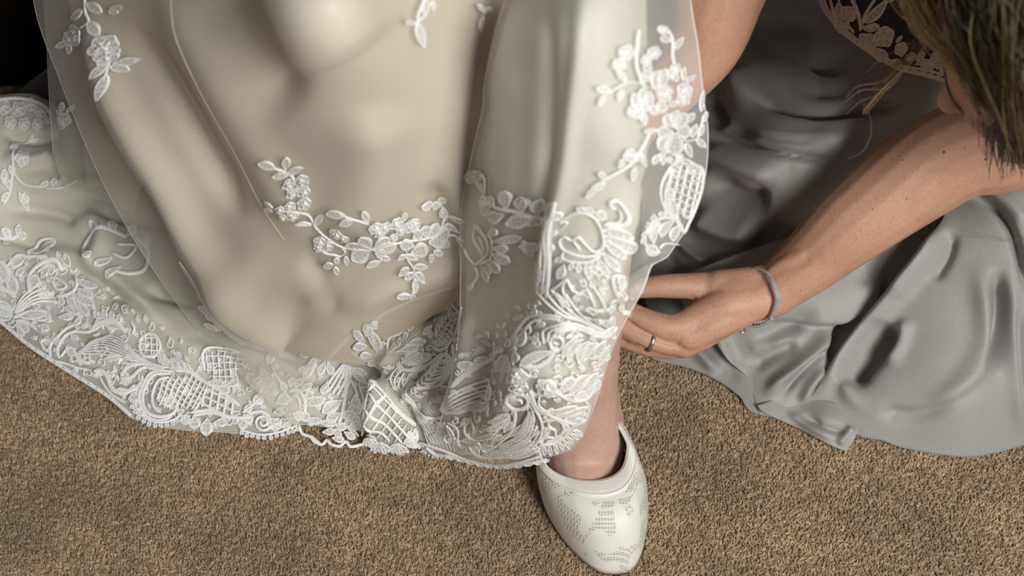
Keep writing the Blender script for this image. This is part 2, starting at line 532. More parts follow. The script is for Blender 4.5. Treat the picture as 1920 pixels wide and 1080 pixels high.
# ------------------------------------------------------------------ lace
class Lace:
    def __init__(self, surf, off=.0012):
        self.s, self.off = surf, off
        self.P, self.H, self.F, self.A, self.n = [], [], [], [], 0

    def strip(self, P, H, A=None):
        self.A.append(np.ones(P.shape[0] * P.shape[1]) if A is None else A.ravel())
        n, m = P.shape[:2]
        self.P.append(P.reshape(-1, 2)); self.H.append(H.ravel())
        self.F.append(grid_faces(n, m) + self.n); self.n += n * m

    def cord(self, pts, w=5, h=.0008, closed=False, beads=True):
        C = catlen(list(pts) + ([pts[0]] if closed else []), 3.0)
        T = np.gradient(C, axis=0); T /= np.linalg.norm(T, axis=1)[:, None] + 1e-9
        Nn = np.c_[-T[:, 1], T[:, 0]]
        a = np.array([-1, -.62, 0, .62, 1.0]); hh = np.array([-.35, .62, 1, .62, -.35])
        k = np.arange(len(C))
        ww = w / 2 * (1 + (.10 * np.sin(k * 2.4) if beads else 0))
        if not closed:
            e = np.minimum(k, len(C) - 1 - k); ww = ww * np.clip((e + 1) / 2.5, 0.25, 1)
        P = C[:, None] + Nn[:, None] * (a[None, :, None] * ww[:, None, None] if np.ndim(ww) else a[None, :, None] * ww)
        H = h * hh[None] * (1 + (.12 * np.sin(k * 2.4) if beads else 0 * k))[:, None]
        self.strip(P, H)

    def petal(self, base, tip, w, bend=0.0, h=.00075, blunt=.55, rim=True, ribs=True):
        base = np.array(base, float); tip = np.array(tip, float)
        d = tip - base; L = np.linalg.norm(d) + 1e-6; nrm = np.array([-d[1], d[0]]) / L
        n = max(7, int(L / 2.8))
        t = np.linspace(0, 1, n)
        C = base + d * t[:, None] + nrm * (bend * L * 4 * t * (1 - t))[:, None]
        T = np.gradient(C, axis=0); T /= np.linalg.norm(T, axis=1)[:, None]
        Nn = np.c_[-T[:, 1], T[:, 0]]
        prof = np.sin(np.pi * np.clip(t, 0, 1) ** (1 - .38 * (1 - blunt) + .3 * blunt)) ** .7
        prof[0] = .12; prof[-1] = .12
        a = np.array([-1, -.86, -.66, -.3, 0, .3, .66, .86, 1])
        if rim:
            hh = np.array([-.3, .95, .9, .30, .38, .30, .9, .95, -.3])
        else:
            hh = np.array([-.3, .4, .7, .95, 1, .95, .7, .4, -.3])
        P = C[:, None] + Nn[:, None] * (a[None, :, None] * (w / 2 * prof)[:, None, None])
        H = h * hh[None] * np.ones((n, 1))
        if ribs:
            H = H + h * .32 * np.sin(np.arange(n) * 2.6)[:, None] * (np.abs(a) < .7)[None]
        inner = (np.abs(a) < .65)[None] * np.ones((n, 1))
        A = 1 - inner * ((.42 - .30 * np.sin(np.arange(n) * 2.6))[:, None] if rim else 0)
        A[:2] = 1; A[-2:] = 1
        if rim: A[:, 4] = np.maximum(A[:, 4], .75)
        self.strip(P, H, A)

    def leaf(self, base, tip, w, bend=0.0):
        self.petal(base, tip, w, bend, blunt=.4)

    def rose(self, c, r, n=5, rot=0.0, sq=1.0):
        c = np.array(c, float)
        for k in range(n):
            a = rot + k * 2 * math.pi / n
            u = np.array([math.cos(a), math.sin(a) * sq])
            self.petal(c + u * r * .12, c + u * r, r * 1.05, 0, blunt=.9)
        for k in range(4):
            a = rot + .6 + k * 2 * math.pi / 4
            u = np.array([math.cos(a), math.sin(a) * sq])
            self.petal(c, c + u * r * .48, r * .42, .1, h=.0018, blunt=.8, rim=False)

    def sprig(self, pts, leaves=5, size=24, w=4, tipleaf=True, jit=0, ratio=.42):
        C = catlen(pts, 3)
        self.cord(pts, w)
        n = len(C)
        for k in range(leaves):
            i = int((k + .8) / (leaves + .6) * (n - 1))
            T = C[min(i + 1, n - 1)] - C[max(i - 1, 0)]; T /= np.linalg.norm(T) + 1e-9
            s = 1 if k % 2 else -1
            a = math.radians(48) * s
            d = np.array([T[0] * math.cos(a) - T[1] * math.sin(a), T[0] * math.sin(a) + T[1] * math.cos(a)])
            self.leaf(C[i], C[i] + d * size, size * ratio, .08 * s)
        if tipleaf:
            T = C[-1] - C[-3]; T /= np.linalg.norm(T)
            self.leaf(C[-1], C[-1] + T * size, size * ratio)

    def plume(self, spine, n, ln, w, side=1, ang=55, cordw=6, grow=None, both=False, t0=.05, t1=1.0):
        """a curved rib with rounded lobes growing off one side"""
        C = catlen(spine, 3)
        self.cord(spine, cordw, .0014)
        m = len(C)
        for k in range(n):
            f = t0 + (t1 - t0) * (k + .5) / n
            i = min(m - 2, max(1, int(f * (m - 1))))
            T = C[i + 1] - C[i - 1]; T /= np.linalg.norm(T) + 1e-9
            g = 1.0 if grow is None else grow[0] + (grow[1] - grow[0]) * f
            if grow is None:
                g = .65 + .35 * math.sin(math.pi * f)
            for s in ((side, -side) if both else (side,)):
                a = math.radians(ang) * s
                d = np.array([T[0] * math.cos(a) - T[1] * math.sin(a), T[0] * math.sin(a) + T[1] * math.cos(a)])
                self.petal(C[i], C[i] + d * ln * g, w * g, .06 * s, blunt=1.0)

    def fan(self, base, a0, a1, n, ln, w=7, curl=.12, lens=None):
        for k in range(n):
            a = math.radians(a0 + (a1 - a0) * k / max(1, n - 1))
            l = ln if lens is None else lens[k % len(lens)]
            self.petal(base, (base[0] + l * math.cos(a), base[1] + l * math.sin(a)), w, curl * (1 if k % 2 else .6), blunt=1.0)

    def strands(self, A, B, n, w=3.5):
        """n cords blending from path A to path B"""
        A = catmull(A, 12); B = catmull(B, 12)
        for k in range(n):
            t = k / max(1, n - 1)
            self.cord(A * (1 - t) + B * t, w)

    def spiral(self, c, r, turns=1.6, w=5, a0=0.0, sgn=1):
        t = np.linspace(0, 1, 30)
        a = a0 + sgn * t * turns * 2 * math.pi
        rr = r * (1 - .8 * t)
        self.cord(np.c_[c[0] + rr * np.cos(a), c[1] + rr * np.sin(a)], w, .0014)

    def lattice(self, poly, step, ang, w=3.5, ang2=None, knots=True):
        poly = np.array(poly, float)
        c = poly.mean(0); R = np.abs(poly - c).max() * 1.6
        lines = []
        for a in (ang, ang + 90 if ang2 is None else ang2):
            a = math.radians(a); d = np.array([math.cos(a), math.sin(a)]); nn = np.array([-d[1], d[0]])
            for k in np.arange(-R, R, step):
                p = c + nn * k
                ts = []
                for i in range(len(poly)):
                    q, s = poly[i], poly[(i + 1) % len(poly)]
                    e = s - q
                    den = d[0] * e[1] - d[1] * e[0]
                    if abs(den) < 1e-9: continue
                    v = q - p
                    t = (v[0] * e[1] - v[1] * e[0]) / den; u = (v[0] * d[1] - v[1] * d[0]) / den
                    if 0 <= u <= 1: ts.append(t)
                ts.sort()
                for i in range(0, len(ts) - 1, 2):
                    if ts[i + 1] - ts[i] > step * .5:
                        self.cord([p + d * ts[i], p + d * ts[i + 1]], w, .001)

    def scallop(self, path, step=16, size=9, w=4, side=1):
        C = catlen(path, 1.0)
        n = max(2, int(len(C) / step))
        pts = []
        for k in range(n):
            i0 = int(k / n * (len(C) - 1)); i1 = int((k + 1) / n * (len(C) - 1))
            a, b = C[i0], C[i1]
            d = b - a; L = np.linalg.norm(d) + 1e-6; nn = np.array([-d[1], d[0]]) / L * side
            for t in (0, .25, .5, .75):
                pts.append(a + d * t + nn * size * math.sin(math.pi * t) ** .8)
        pts.append(C[-1])
        self.cord(pts, w, .0013)
        self.cord(C[::6], w * .8, .0010)

    def fringe(self, path, step=14, ln=16, w=10, side=1, lean=0):
        """short rounded petals standing off a path"""
        C = catlen(path, 1.0)
        n = max(2, int(len(C) / step))
        for k in range(n):
            i = int((k + .5) / n * (len(C) - 1)); i = min(max(i, 2), len(C) - 3)
            T = C[i + 2] - C[i - 2]; T /= np.linalg.norm(T) + 1e-9
            nn = np.array([-T[1], T[0]]) * side + T * lean
            l = ln * random.uniform(.85, 1.15)
            self.petal(C[i], C[i] + nn * l, w, 0, blunt=1.1)
        self.cord(C[::5], 4.5, .0013)

    def build(self, name, parent, mat=None, label=None):
        P = np.vstack(self.P); H = np.concatenate(self.H)
        base = self.s.base(P[:, 0], P[:, 1])
        e = 6.0
        n = np.cross(self.s.base(P[:, 0] + e, P[:, 1]) - base, self.s.base(P[:, 0], P[:, 1] - e) - base)
        n /= np.linalg.norm(n, axis=1)[:, None] + 1e-12
        V = base + n * (self.s.foldh(P[:, 0], P[:, 1]) + self.off + H)[:, None]
        o = mesh_obj(name, V, np.vstack(self.F), mat or M_LACE, parent)
        ca = o.data.attributes.new('thread_fill', 'FLOAT', 'POINT')
        ca.data.foreach_set('value', np.concatenate(self.A).astype(np.float32))
        if label: o['label'] = label
        return o


def empty(name, loc):
    o = bpy.data.objects.new(name, None)
    o.empty_display_size = .05
    o.location = loc
    col.objects.link(o)
    bpy.context.view_layer.update()
    return o


# ================================================================== bodies
class Blob:
    def __init__(self):
        self.V, self.F, self.n = [], [], 0

    def tube(self, pts, radii, up=None, flat=1.0, seg=16, step=.006):
        """closed tapered tube through 3D points with round ends"""
        P = np.array(pts, float); R = np.array(radii, float)
        X = np.c_[P, R]
        n = max(6, int(np.linalg.norm(np.diff(P, axis=0), axis=1).sum() / step))
        if len(P) == 2:
            t = np.linspace(0, 1, n)[:, None]; C = X[0] * (1 - t) + X[1] * t
        else:
            seg_ = np.r_[0, np.cumsum(np.linalg.norm(np.diff(P, axis=0), axis=1) ** .5)]
            E = np.vstack([2 * X[0] - X[1], X, 2 * X[-1] - X[-2]])
            s = np.linspace(0, seg_[-1], n)
            k = np.clip(np.searchsorted(seg_, s, side='right') - 1, 0, len(P) - 2)
            t = ((s - seg_[k]) / (seg_[k + 1] - seg_[k]))[:, None]
            p0, p1, p2, p3 = E[k], E[k + 1], E[k + 2], E[k + 3]
            C = .5 * (2 * p1 + (p2 - p0) * t + (2 * p0 - 5 * p1 + 4 * p2 - p3) * t * t + (3 * p1 - p0 - 3 * p2 + p3) * t ** 3)
        rings = []
        c, r = C[:, :3], C[:, 3]
        T = np.gradient(c, axis=0); T /= np.linalg.norm(T, axis=1)[:, None]
        cc = []; rr = []; tt = []
        for a in (80, 60, 38, 18):
            cc.append(c[0] - T[0] * r[0] * math.sin(math.radians(a))); rr.append(r[0] * math.cos(math.radians(a))); tt.append(T[0])
        cc += list(c); rr += list(r); tt += list(T)
        for a in (18, 38, 60, 80):
            cc.append(c[-1] + T[-1] * r[-1] * math.sin(math.radians(a))); rr.append(r[-1] * math.cos(math.radians(a))); tt.append(T[-1])
        u = np.array(up if up is not None else (0.13, .21, .97), float)
        ang = np.linspace(0, 2 * np.pi, seg, endpoint=False)
        for p, r_, t_ in zip(cc, rr, tt):
            a = np.cross(t_, u); a /= np.linalg.norm(a) + 1e-9
            b_ = np.cross(a, t_)
            rings.append(p + r_ * (np.cos(ang)[:, None] * a + flat * np.sin(ang)[:, None] * b_))
        V = np.vstack(rings); m = len(rings)
        F = [tuple(x) for x in grid_faces(m, seg, False, True) + self.n]
        F.append(tuple(range(self.n, self.n + seg))); F.append(tuple(range(self.n + (m - 1) * seg, self.n + m * seg))[::-1])
        self.V.append(V); self.F += F; self.n += len(V)

    def ball(self, c, r, ax=None):
        bm = bmesh.new(); bmesh.ops.create_icosphere(bm, subdivisions=4, radius=1)
        A = np.array([v.co[:] for v in bm.verts]); F = [tuple(v.index + self.n for v in f.verts) for f in bm.faces]
        bm.free()
        S = np.diag(r) if np.ndim(r) else np.eye(3) * r
        A = A @ S
        if ax is not None: A = A @ np.array(ax)
        self.V.append(A + np.array(c)); self.F += F; self.n += len(A)

    def build(self, name, mat, parent, voxel=.0018, smooth=6, post=None):
        me = bpy.data.meshes.new(name)
        me.from_pydata([tuple(v) for v in np.vstack(self.V)], [], self.F)
        o = bpy.data.objects.new(name, me); col.objects.link(o)
        bm = bmesh.new(); bm.from_mesh(me); bmesh.ops.recalc_face_normals(bm, faces=bm.faces); bm.to_mesh(me); bm.free()
        md = o.modifiers.new('r', 'REMESH'); md.mode = 'VOXEL'; md.voxel_size = voxel
        ms = o.modifiers.new('s', 'SMOOTH'); ms.factor = .5; ms.iterations = smooth
        dg = bpy.context.evaluated_depsgraph_get()
        me2 = bpy.data.meshes.new_from_object(o.evaluated_get(dg))
        bpy.data.objects.remove(o)
        me2.name = name
        if post:
            n = len(me2.vertices); co = np.empty(n * 3, np.float32); me2.vertices.foreach_get('co', co)
            no = np.empty(n * 3, np.float32); me2.vertices.foreach_get('normal', no)
            co = post(co.reshape(-1, 3).astype(float), no.reshape(-1, 3).astype(float))
            me2.vertices.foreach_set('co', co.astype(np.float32).ravel()); me2.update()
        me2.polygons.foreach_set('use_smooth', np.ones(len(me2.polygons), bool))
        me2.materials.clear(); me2.materials.append(mat)
        o = bpy.data.objects.new(name, me2)
        return link(o, parent)


def D3(px, py, D):
    return AtD(np.float64(px), np.float64(py), np.float64(D))


def Z3(px, py, z):
    return AtZ(np.float64(px), np.float64(py), np.float64(z))


def crease(co, no, A, B, w, depth):
    """press a groove between two points into a skin"""
    A = np.array(A); d = np.array(B) - A
    t = np.clip(((co - A) @ d) / (d @ d), 0, 1)
    dist = np.linalg.norm(co - (A + t[:, None] * d), axis=1)
    return co - no * (depth * np.exp(-(dist / w) ** 2))[:, None]


def tube_mesh(pts, rad, seg=8, closed=False):
    C = np.array(pts, float); n = len(C)
    T = (np.roll(C, -1, 0) - np.roll(C, 1, 0)) if closed else np.gradient(C, axis=0)
    T /= np.linalg.norm(T, axis=1)[:, None] + 1e-9
    r = np.ones(n) * rad
    u = np.array([.31, .22, .92]); a = np.cross(T, u); a /= np.linalg.norm(a, axis=1)[:, None]
    b_ = np.cross(a, T)
    ang = np.linspace(0, 2 * np.pi, seg, endpoint=False)
    V = C[:, None] + r[:, None, None] * (np.cos(ang)[None, :, None] * a[:, None] + np.sin(ang)[None, :, None] * b_[:, None])
    return V.reshape(-1, 3), grid_faces(n, seg, closed, True)

# ================================================================== the bride
bride = tag(empty('person', (.06, .75, 0)),
            'bride in an ivory lace wedding gown with one pale foot in a white shoe', 'person')

# --- leg and foot
bl = Blob()
zc = lambda px, py, y: AtD(np.float64(px), np.float64(py), np.float64(y / raydir(px, py)[1]))
bl.tube([Z3(1096, 935, .030), zc(1096, 880, .655), zc(1096, 838, .672), zc(1090, 790, .680), zc(1084, 720, .682), zc(1080, 640, .682), zc(1076, 400, .715), zc(1085, 200, .745), zc(1085, 80, .78)],
        [.024, .030, .0335, .0330, .0325, .036, .046, .046, .046])
bl.tube([Z3(1096, 935, .028), Z3(1138, 1020, .018)], [.025, .014])
bl.tube([zc(1096, 840, .672), zc(1100, 850, .74) + np.array([0, 0, -.045])], [.030, .026])
bl.tube([zc(1148, 800, .69), zc(1140, 735, .69), zc(1128, 690, .695)], [.011, .009, .012])
bl.tube([zc(1085, 80, .78), (.05, .98, .46), (.03, 1.15, .46)], [.046, .06, .075])


def leg_post(co, no):
    for k, (a, b, w_, d_) in enumerate([((1128, 740), (1140, 800), .004, -.0016), ((1112, 720), (1120, 850), .003, -.0012), ((1085, 850), (1080, 890), .004, -.0015)]):
        co = crease(co, no, zc(*a, .65), zc(*b, .645), w_, d_)
    return co


leg = bl.build('body', M_SKIN_P, bride, .0018, 10, leg_post)

# --- shoe: upper lofted from its top line to its sole line
top = np.array([Z3(*p) for p in [(1060, 778, .075), (1024, 812, .072), (1013, 850, .060), (1030, 877, .055), (1060, 893, .054), (1098, 900, .055), (1135, 897, .055), (1160, 883, .056), (1172, 858, .060), (1172, 820, .070), (1140, 775, .075), (1100, 766, .077)]])
sole = np.array([Z3(*p) for p in [(1046, 812, .012), (1022, 850, .010), (1013, 905, .008), (1024, 958, .006), (1060, 1018, .005), (1110, 1066, .005), (1152, 1077, .005), (1190, 1064, .005), (1210, 1010, .006), (1213, 935, .008), (1180, 850, .010), (1110, 800, .012)]])


def closed_cat(P, n):
    P = np.vstack([P[-2:], P, P[:3]])
    out = []
    k = len(P) - 5
    for s in np.linspace(0, k, n, endpoint=False):
        i = int(s); t = s - i
        p0, p1, p2, p3 = P[i + 1], P[i + 2], P[i + 3], P[i + 4]
        out.append(.5 * (2 * p1 + (p2 - p0) * t + (2 * p0 - 5 * p1 + 4 * p2 - p3) * t * t + (3 * p1 - p0 - 3 * p2 + p3) * t ** 3))
    return np.array(out)


NU, NV = 120, 26
TC, SCv = closed_cat(top, NU), closed_cat(sole, NU)
cen = SCv.mean(0)


def upper(t, off=0.0, u=None):
    """t 0 at the top line, 1 at the sole"""
    d = SCv - TC
    out = SCv - cen; out[:, 2] = 0
    out /= np.linalg.norm(out, axis=1)[:, None]
    front = np.clip((cen[1] - SCv[:, 1]) / .06 + .15, 0, 1)[:, None]
    bul = np.sin(np.pi * t) ** .85
    p = TC + d * t
    p = p + np.array([0, 0, 1.0]) * bul * (.004 + .0145 * front) + out * bul * (.004 + .003 * front)
    if off:
        nrm = out * (.35 + .6 * t) + np.array([0, 0, 1.0]) * (1 - t) * .9
        nrm /= np.linalg.norm(nrm, axis=1)[:, None]
        p = p + nrm * off
    return p


V = np.stack([upper(t) for t in np.linspace(0, 1, NV)], 1)
shoe = mesh_obj('shoe', V.reshape(-1, 3), grid_faces(NU, NV, True, False), M_SHOE, bride)
shoe['label'] = 'white lace covered court shoe with a rounded toe'
md = shoe.modifiers.new('thickness', 'SOLIDIFY'); md.thickness = .0015; md.offset = -1
ts = [0, -.0, .01, .05, .1, .15, .175, .18]
V = np.stack([upper(0.0, -.0004), upper(0.0, .0012), upper(.02, .0017), upper(.07, .0015), upper(.13, .0015), upper(.195, .0016), upper(.21, .0012), upper(.212, .0)], 1)
rb = mesh_obj('ribbon_trim', V.reshape(-1, 3), grid_faces(NU, 8, True, False), M_RIBBON, shoe)
rb['label'] = 'glossy satin ribbon binding the opening of the shoe'
for k, t in enumerate((.030, .182)):
    # rows of stitches along the ribbon
    p = upper(t, .0022)
    Vs, Fs, nn = [], [], 0
    P2 = np.vstack([p, p[:1]])
    for i in range(NU):
        a, b_ = P2[i], P2[i + 1]
        v, f = tube_mesh([a * .85 + b_ * .15, a * .5 + b_ * .5, a * .15 + b_ * .85], .00030, 5)
        Vs.append(v); Fs.append(f + nn); nn += len(v)
    mesh_obj('stitching', np.vstack(Vs), np.vstack(Fs), M_STITCH, shoe)
sv = []
outn = SCv - cen; outn[:, 2] = 0; outn /= np.linalg.norm(outn, axis=1)[:, None]
for z, o_ in ((.0055, -.001), (.006, .0004), (.0045, -.0006), (.0005, -.0010), (.0002, -.004)):
    q = SCv + outn * o_; q[:, 2] = z; sv.append(q)
V = np.stack(sv, 1)
mesh_obj('sole', V.reshape(-1, 3), grid_faces(NU, 5, True, False), M_SOLE, shoe)

# --- train spread over the carpet
S_train = Surf([(0, 600, 'z', .010), (60, 655, 'z', .009), (140, 705, 'z', .008), (200, 740, 'z', .008), (250, 785, 'z', .006), (330, 800, 'z', .006), (420, 812, 'z', .006),
                (500, 815, 'z', .006), (560, 800, 'z', .007), (640, 830, 'z', .006), (700, 835, 'z', .006),
                (-120, 560, 'z', .012), (0, 500, 'z', .030), (150, 560, 'z', .026), (300, 640, 'z', .024), (430, 700, 'z', .022), (560, 740, 'z', .018), (650, 780, 'z', .014),
                (60, 400, 'z', .045), (200, 430, 'z', .05), (320, 500, 'z', .045), (430, 600, 'z', .035), (560, 680, 'z', .03), (680, 720, 'z', .025),
                (0, 300, 'z', .085), (120, 310, 'z', .075), (250, 330, 'z', .05), (40, 205, 'z', .10), (-120, 200, 'z', .10), (-430, 235, 'z', .05), (-440, 380, 'z', .05), (-430, 515, 'z', .008), (-220, 545, 'z', .009), (150, 220, 'z', .08), (-120, 400, 'z', .06)],
               [([(170, 400), (240, 405), (330, 425)], 12, -.012),
                ([(100, 505), (160, 512), (230, 560), (300, 600)], 10, -.008),
                ([(40, 490), (120, 480), (190, 505), (260, 560), (330, 620)], 16, .008),
                ([(270, 545), (340, 560), (380, 570)], 12, -.012),
                ([(130, 430), (190, 415), (180, 480), (150, 500)], 16, .008),
                ([(200, 560), (300, 610), (400, 700)], 26, .010),
                ([(150, 620), (260, 690), (360, 740)], 20, .007),
                ([(60, 540), (140, 600), (230, 650)], 18, -.006),
                ([(20, 330), (100, 345), (200, 350), (300, 380)], 18, .008),
                ([(0, 390), (100, 400), (150, 420)], 12, -.008),
                ([(0, 250), (60, 262), (120, 250)], 10, -.010),
                ([(0, 290), (60, 300), (110, 285)], 12, .008),
                ([(-20, 440), (50, 455), (90, 475)], 10, -.006),
                ([(360, 640), (440, 690), (520, 760)], 16, .007),
                ([(470, 690), (560, 730), (640, 750)], 18, .008),
                ([(400, 600), (480, 640), (590, 690)], 10, -.006)])
tr_top = [(-430, 235), (-160, 205), (-60, 195), (40, 186), (95, 215), (190, 265), (320, 330), (520, 520), (720, 640)]
tr_bot = [(-430, 520), (-160, 556), (-60, 578), (0, 604), (60, 654), (140, 706), (200, 744), (250, 786), (330, 806), (420, 812), (500, 818), (565, 798), (640, 806), (720, 812)]
G = coons(tr_top, tr_bot, [(-430, 235), (-450, 380), (-430, 520)], [(720, 640), (722, 730), (720, 812)], 150, 300)
tr_bot_l = [(-430, 490), (-160, 525), (-60, 540), (0, 566), (60, 615), (140, 668), (200, 700), (262, 718), (330, 728), (400, 740), (470, 780), (540, 786), (640, 796), (720, 800)]
GL = coons(tr_top, tr_bot_l, [(-430, 235), (-450, 380), (-430, 490)], [(720, 640), (722, 730), (720, 800)], 150, 360)
train = sheet('train', S_train, GL, M_TRAIN, bride, -.002)
train['label'] = 'ivory train of the gown spread in folds over the carpet'
# the back of the train, falling to the carpet behind its crest
back = np.array([S_train(GL[0, :, 0], GL[0, :, 1], -.002)])[0]
rows = [back + np.array([0, .012 * k, 0]) * 1.0 for k in range(7)]
for k, r_ in enumerate(rows):
    r_[:, 2] = back[:, 2] * math.cos(k / 6 * math.pi / 2) + .001
V = np.stack(rows, 0)
mesh_obj('train_lining', V.reshape(-1, 3), grid_faces(7, V.shape[1]), M_TRAIN, train)
net = sheet('tulle_layer', S_train, G, M_TULLE_D, train, .0012)
net['label'] = 'fine net layer over the train'

# --- satin underskirt over the knee
S_mid = Surf([(620, 30, 'y', .62), (500, 60, 'y', .645), (400, 20, 'y', .70), (250, 20, 'y', .775), (130, 0, 'y', .85), (40, -60, 'y', .93), (850, 60, 'y', .715), (960, 0, 'y', .72), (740, 100, 'y', .66),
              (620, 300, 'y', .685), (750, 300, 'y', .69), (450, 300, 'y', .735), (330, 300, 'y', .765), (240, 320, 'y', .80), (160, 230, 'y', .84), (860, 380, 'y', .715), (800, 500, 'y', .72),
              (620, 500, 'y', .72), (470, 500, 'y', .74), (400, 500, 'y', .775), (330, 520, 'y', .81), (400, 600, 'z', .05), (480, 700, 'z', .035), (560, 620, 'z', .06), (640, 610, 'y', .735), (700, 680, 'z', .05),
              (840, 620, 'y', .745), (860, 700, 'z', .06), (600, 740, 'z', .03), (560, 815, 'z', .013), (960, 400, 'y', .72),
              (620, -200, 'z', .57), (250, -200, 'z', .50), (900, -200, 'z', .56), (1000, -120, 'z', .56)],
             [([(150, -60), (205, 110), (262, 235), (322, 340), (378, 450), (450, 545), (560, 622), (700, 668)], 28, .017),
              ([(400, 480), (470, 570), (560, 610), (660, 640)], 44, .014),
              ([(235, 20), (330, 180), (400, 300), (470, 420)], 22, -.014),
              ([(280, -60), (360, 60), (430, 180), (520, 330), (600, 480)], 34, .008),
              ([(420, -60), (490, 90), (560, 220)], 46, -.012),
              ([(560, -80), (600, 30), (640, 110)], 95, .012),
              ([(930, -60), (915, 60), (895, 200), (880, 330), (872, 470)], 16, -.010),
              ([(800, 330), (840, 420), (860, 520)], 20, -.010),
              ([(700, 180), (690, 320), (640, 460)], 60, .010),
              ([(470, 560), (560, 520), (640, 560)], 30, .008),
              ([(560, 470), (600, 500), (640, 600)], 16, -.004),
              ([(640, 590), (720, 545), (800, 520), (868, 500)], 14, .006)])
mid_top = [(70, -170), (300, -200), (620, -210), (860, -200), (1010, -150)]
mid_bot = [(400, 560), (460, 610), (560, 650), (640, 674), (718, 694)]
G = coons([(120, -170), (350, -200), (620, -210), (860, -200), (1010, -150)],
          [(415, 575), (460, 606), (540, 642), (620, 670), (720, 692)],
          [(120, -170), (128, 0), (190, 160), (262, 300), (335, 440), (415, 575)],
          [(1010, -150), (962, 0), (930, 150), (905, 330), (900, 450), (880, 560), (800, 600), (720, 692)], 170, 150)
gown = sheet('satin_underskirt', S_mid, G, M_SATIN, bride)
gown['label'] = 'champagne satin underskirt stretched over the knee'
# rolled lower edge of the satin, turning under
bt = G[-1]
rolls = []
for k, (dy, of) in enumerate([(0, 0), (2, -.001), (3, -.004), (1, -.009), (-8, -.013), (-20, -.014)]):
    rolls.append(S_mid(bt[:, 0] - dy * .2, bt[:, 1] + dy, of))
V = np.stack(rolls, 0)
mesh_obj('satin_hem', V.reshape(-1, 3), grid_faces(6, V.shape[1])[:, ::-1].copy(), M_SATIN, gown)
lf = G[:, 0]
rolls = [S_mid(lf[:, 0] - dx, lf[:, 1], of) for dx, of in [(0, 0), (3, -.002), (5, -.008), (2, -.018), (-14, -.030)]]
V = np.stack(rolls, 0)
mesh_obj('satin_side', V.reshape(-1, 3), grid_faces(5, V.shape[1]), M_SATIN, gown)

# --- net overskirt
G = coons([(66, -170), (300, -200), (620, -210), (860, -200), (1010, -150)],
          [(560, 790), (620, 800), (690, 740), (750, 650), (872, 560)],
          [(66, -170), (76, 0), (118, 130), (200, 330), (290, 490), (400, 640), (480, 735), (560, 790)],
          [(1010, -150), (966, 0), (934, 150), (908, 330), (905, 450), (880, 520), (872, 560)], 150, 150)
G2 = coons([(66, -170), (300, -200), (620, -210), (860, -200), (1010, -150)],
           [(558, 802), (590, 720), (655, 625), (760, 560), (872, 520)],
           [(66, -170), (76, 0), (118, 130), (200, 330), (290, 490), (400, 640), (485, 732), (558, 802)],
           [(1010, -150), (966, 0), (934, 150), (908, 330), (905, 450), (872, 520)], 150, 150)
over = sheet('tulle_overskirt', S_mid, G2, M_TULLE, bride, .005)
over['label'] = 'sheer ivory net overskirt hanging clear of the satin at its edge'
L = Lace(S_mid, .0055)
L.cord([(66, -170), (76, 0), (118, 130), (200, 330), (290, 490), (400, 640), (485, 732), (556, 799)], 1.0, .0002, beads=False)
L.cord([(655, 623), (760, 557), (868, 520)], 1.2, .0002, beads=False)
L.build('net_edge', over, M_TRAIN)
L = Lace(S_mid, .0052)
L.cord([(330, -60), (352, 30), (400, 150), (440, 240), (470, 300), (500, 370), (540, 440)], .8, .0003, beads=False)
L.build('seam', over, M_TRAIN)
# second net layer hanging behind the edge
S_veil = Surf([(95, 0, 'y', .97), (95, 200, 'y', .965), (100, 330, 'y', .95), (220, 100, 'y', .93), (240, 330, 'y', .90), (300, 430, 'y', .86), (160, 400, 'y', .93)],
              [([(120, 40), (130, 200), (140, 330)], 18, .008), ([(165, 230), (178, 330), (182, 360)], 10, .010)])
G = coons([(78, -60), (150, -60), (260, -60)], [(120, 352), (180, 372), (250, 400)],
          [(78, -60), (88, 60), (95, 190), (102, 290), (120, 352)], [(260, -60), (300, 200), (250, 400)], 70, 40)
veil = sheet('rear_net', S_veil, G, M_TULLE, bride, 0)
L = Lace(S_veil, .001)
L.cord([(78, -60), (88, 60), (95, 190), (102, 290)], .8, .0002, beads=False)
L.rose((128, 220), 17, 5, .3); L.leaf((128, 205), (131, 184), 12); L.leaf((122, 210), (112, 202), 9); L.leaf((138, 206), (146, 192), 9)
L.build('flower_applique', veil)

# --- bunched lace in the hollow between the two knees
S_bun = Surf([(700, 835, 'z', .008), (790, 838, 'z', .010), (860, 835, 'z', .02), (700, 760, 'z', .05), (690, 700, 'z', .05), (660, 620, 'y', .745), (760, 700, 'z', .075), (820, 780, 'z', .055),
              (800, 560, 'y', .745), (870, 540, 'y', .74), (860, 640, 'y', .72), (860, 720, 'y', .70), (770, 620, 'y', .745), (720, 800, 'z', .035), (880, 800, 'z', .04)],
             [([(716, 700), (740, 655), (800, 620)], 14, .010),
              ([(755, 740), (790, 690), (850, 640)], 12, -.010),
              ([(740, 760), (800, 720), (860, 700)], 12, .010),
              ([(720, 700), (705, 760), (695, 820)], 14, .012),
              ([(745, 720), (770, 790), (800, 830)], 12, -.009),
              ([(780, 760), (830, 780), (870, 820)], 14, .008),
              ([(770, 600), (820, 590), (850, 560)], 12, -.012),
              ([(820, 640), (840, 600), (852, 560)], 9, .006)])
G = coons([(640, 600), (700, 575), (760, 555), (820, 520), (885, 500)], [(686, 838), (740, 838), (800, 842), (850, 850), (900, 855)],
          [(640, 600), (655, 660), (715, 700), (700, 770), (686, 838)], [(885, 500), (885, 600), (882, 720), (900, 855)], 120, 90)
bun = sheet('gathered_net', S_bun, G, M_TULLE_D, bride, 0)
bun['label'] = 'lace hem bunched in the hollow between the knees'
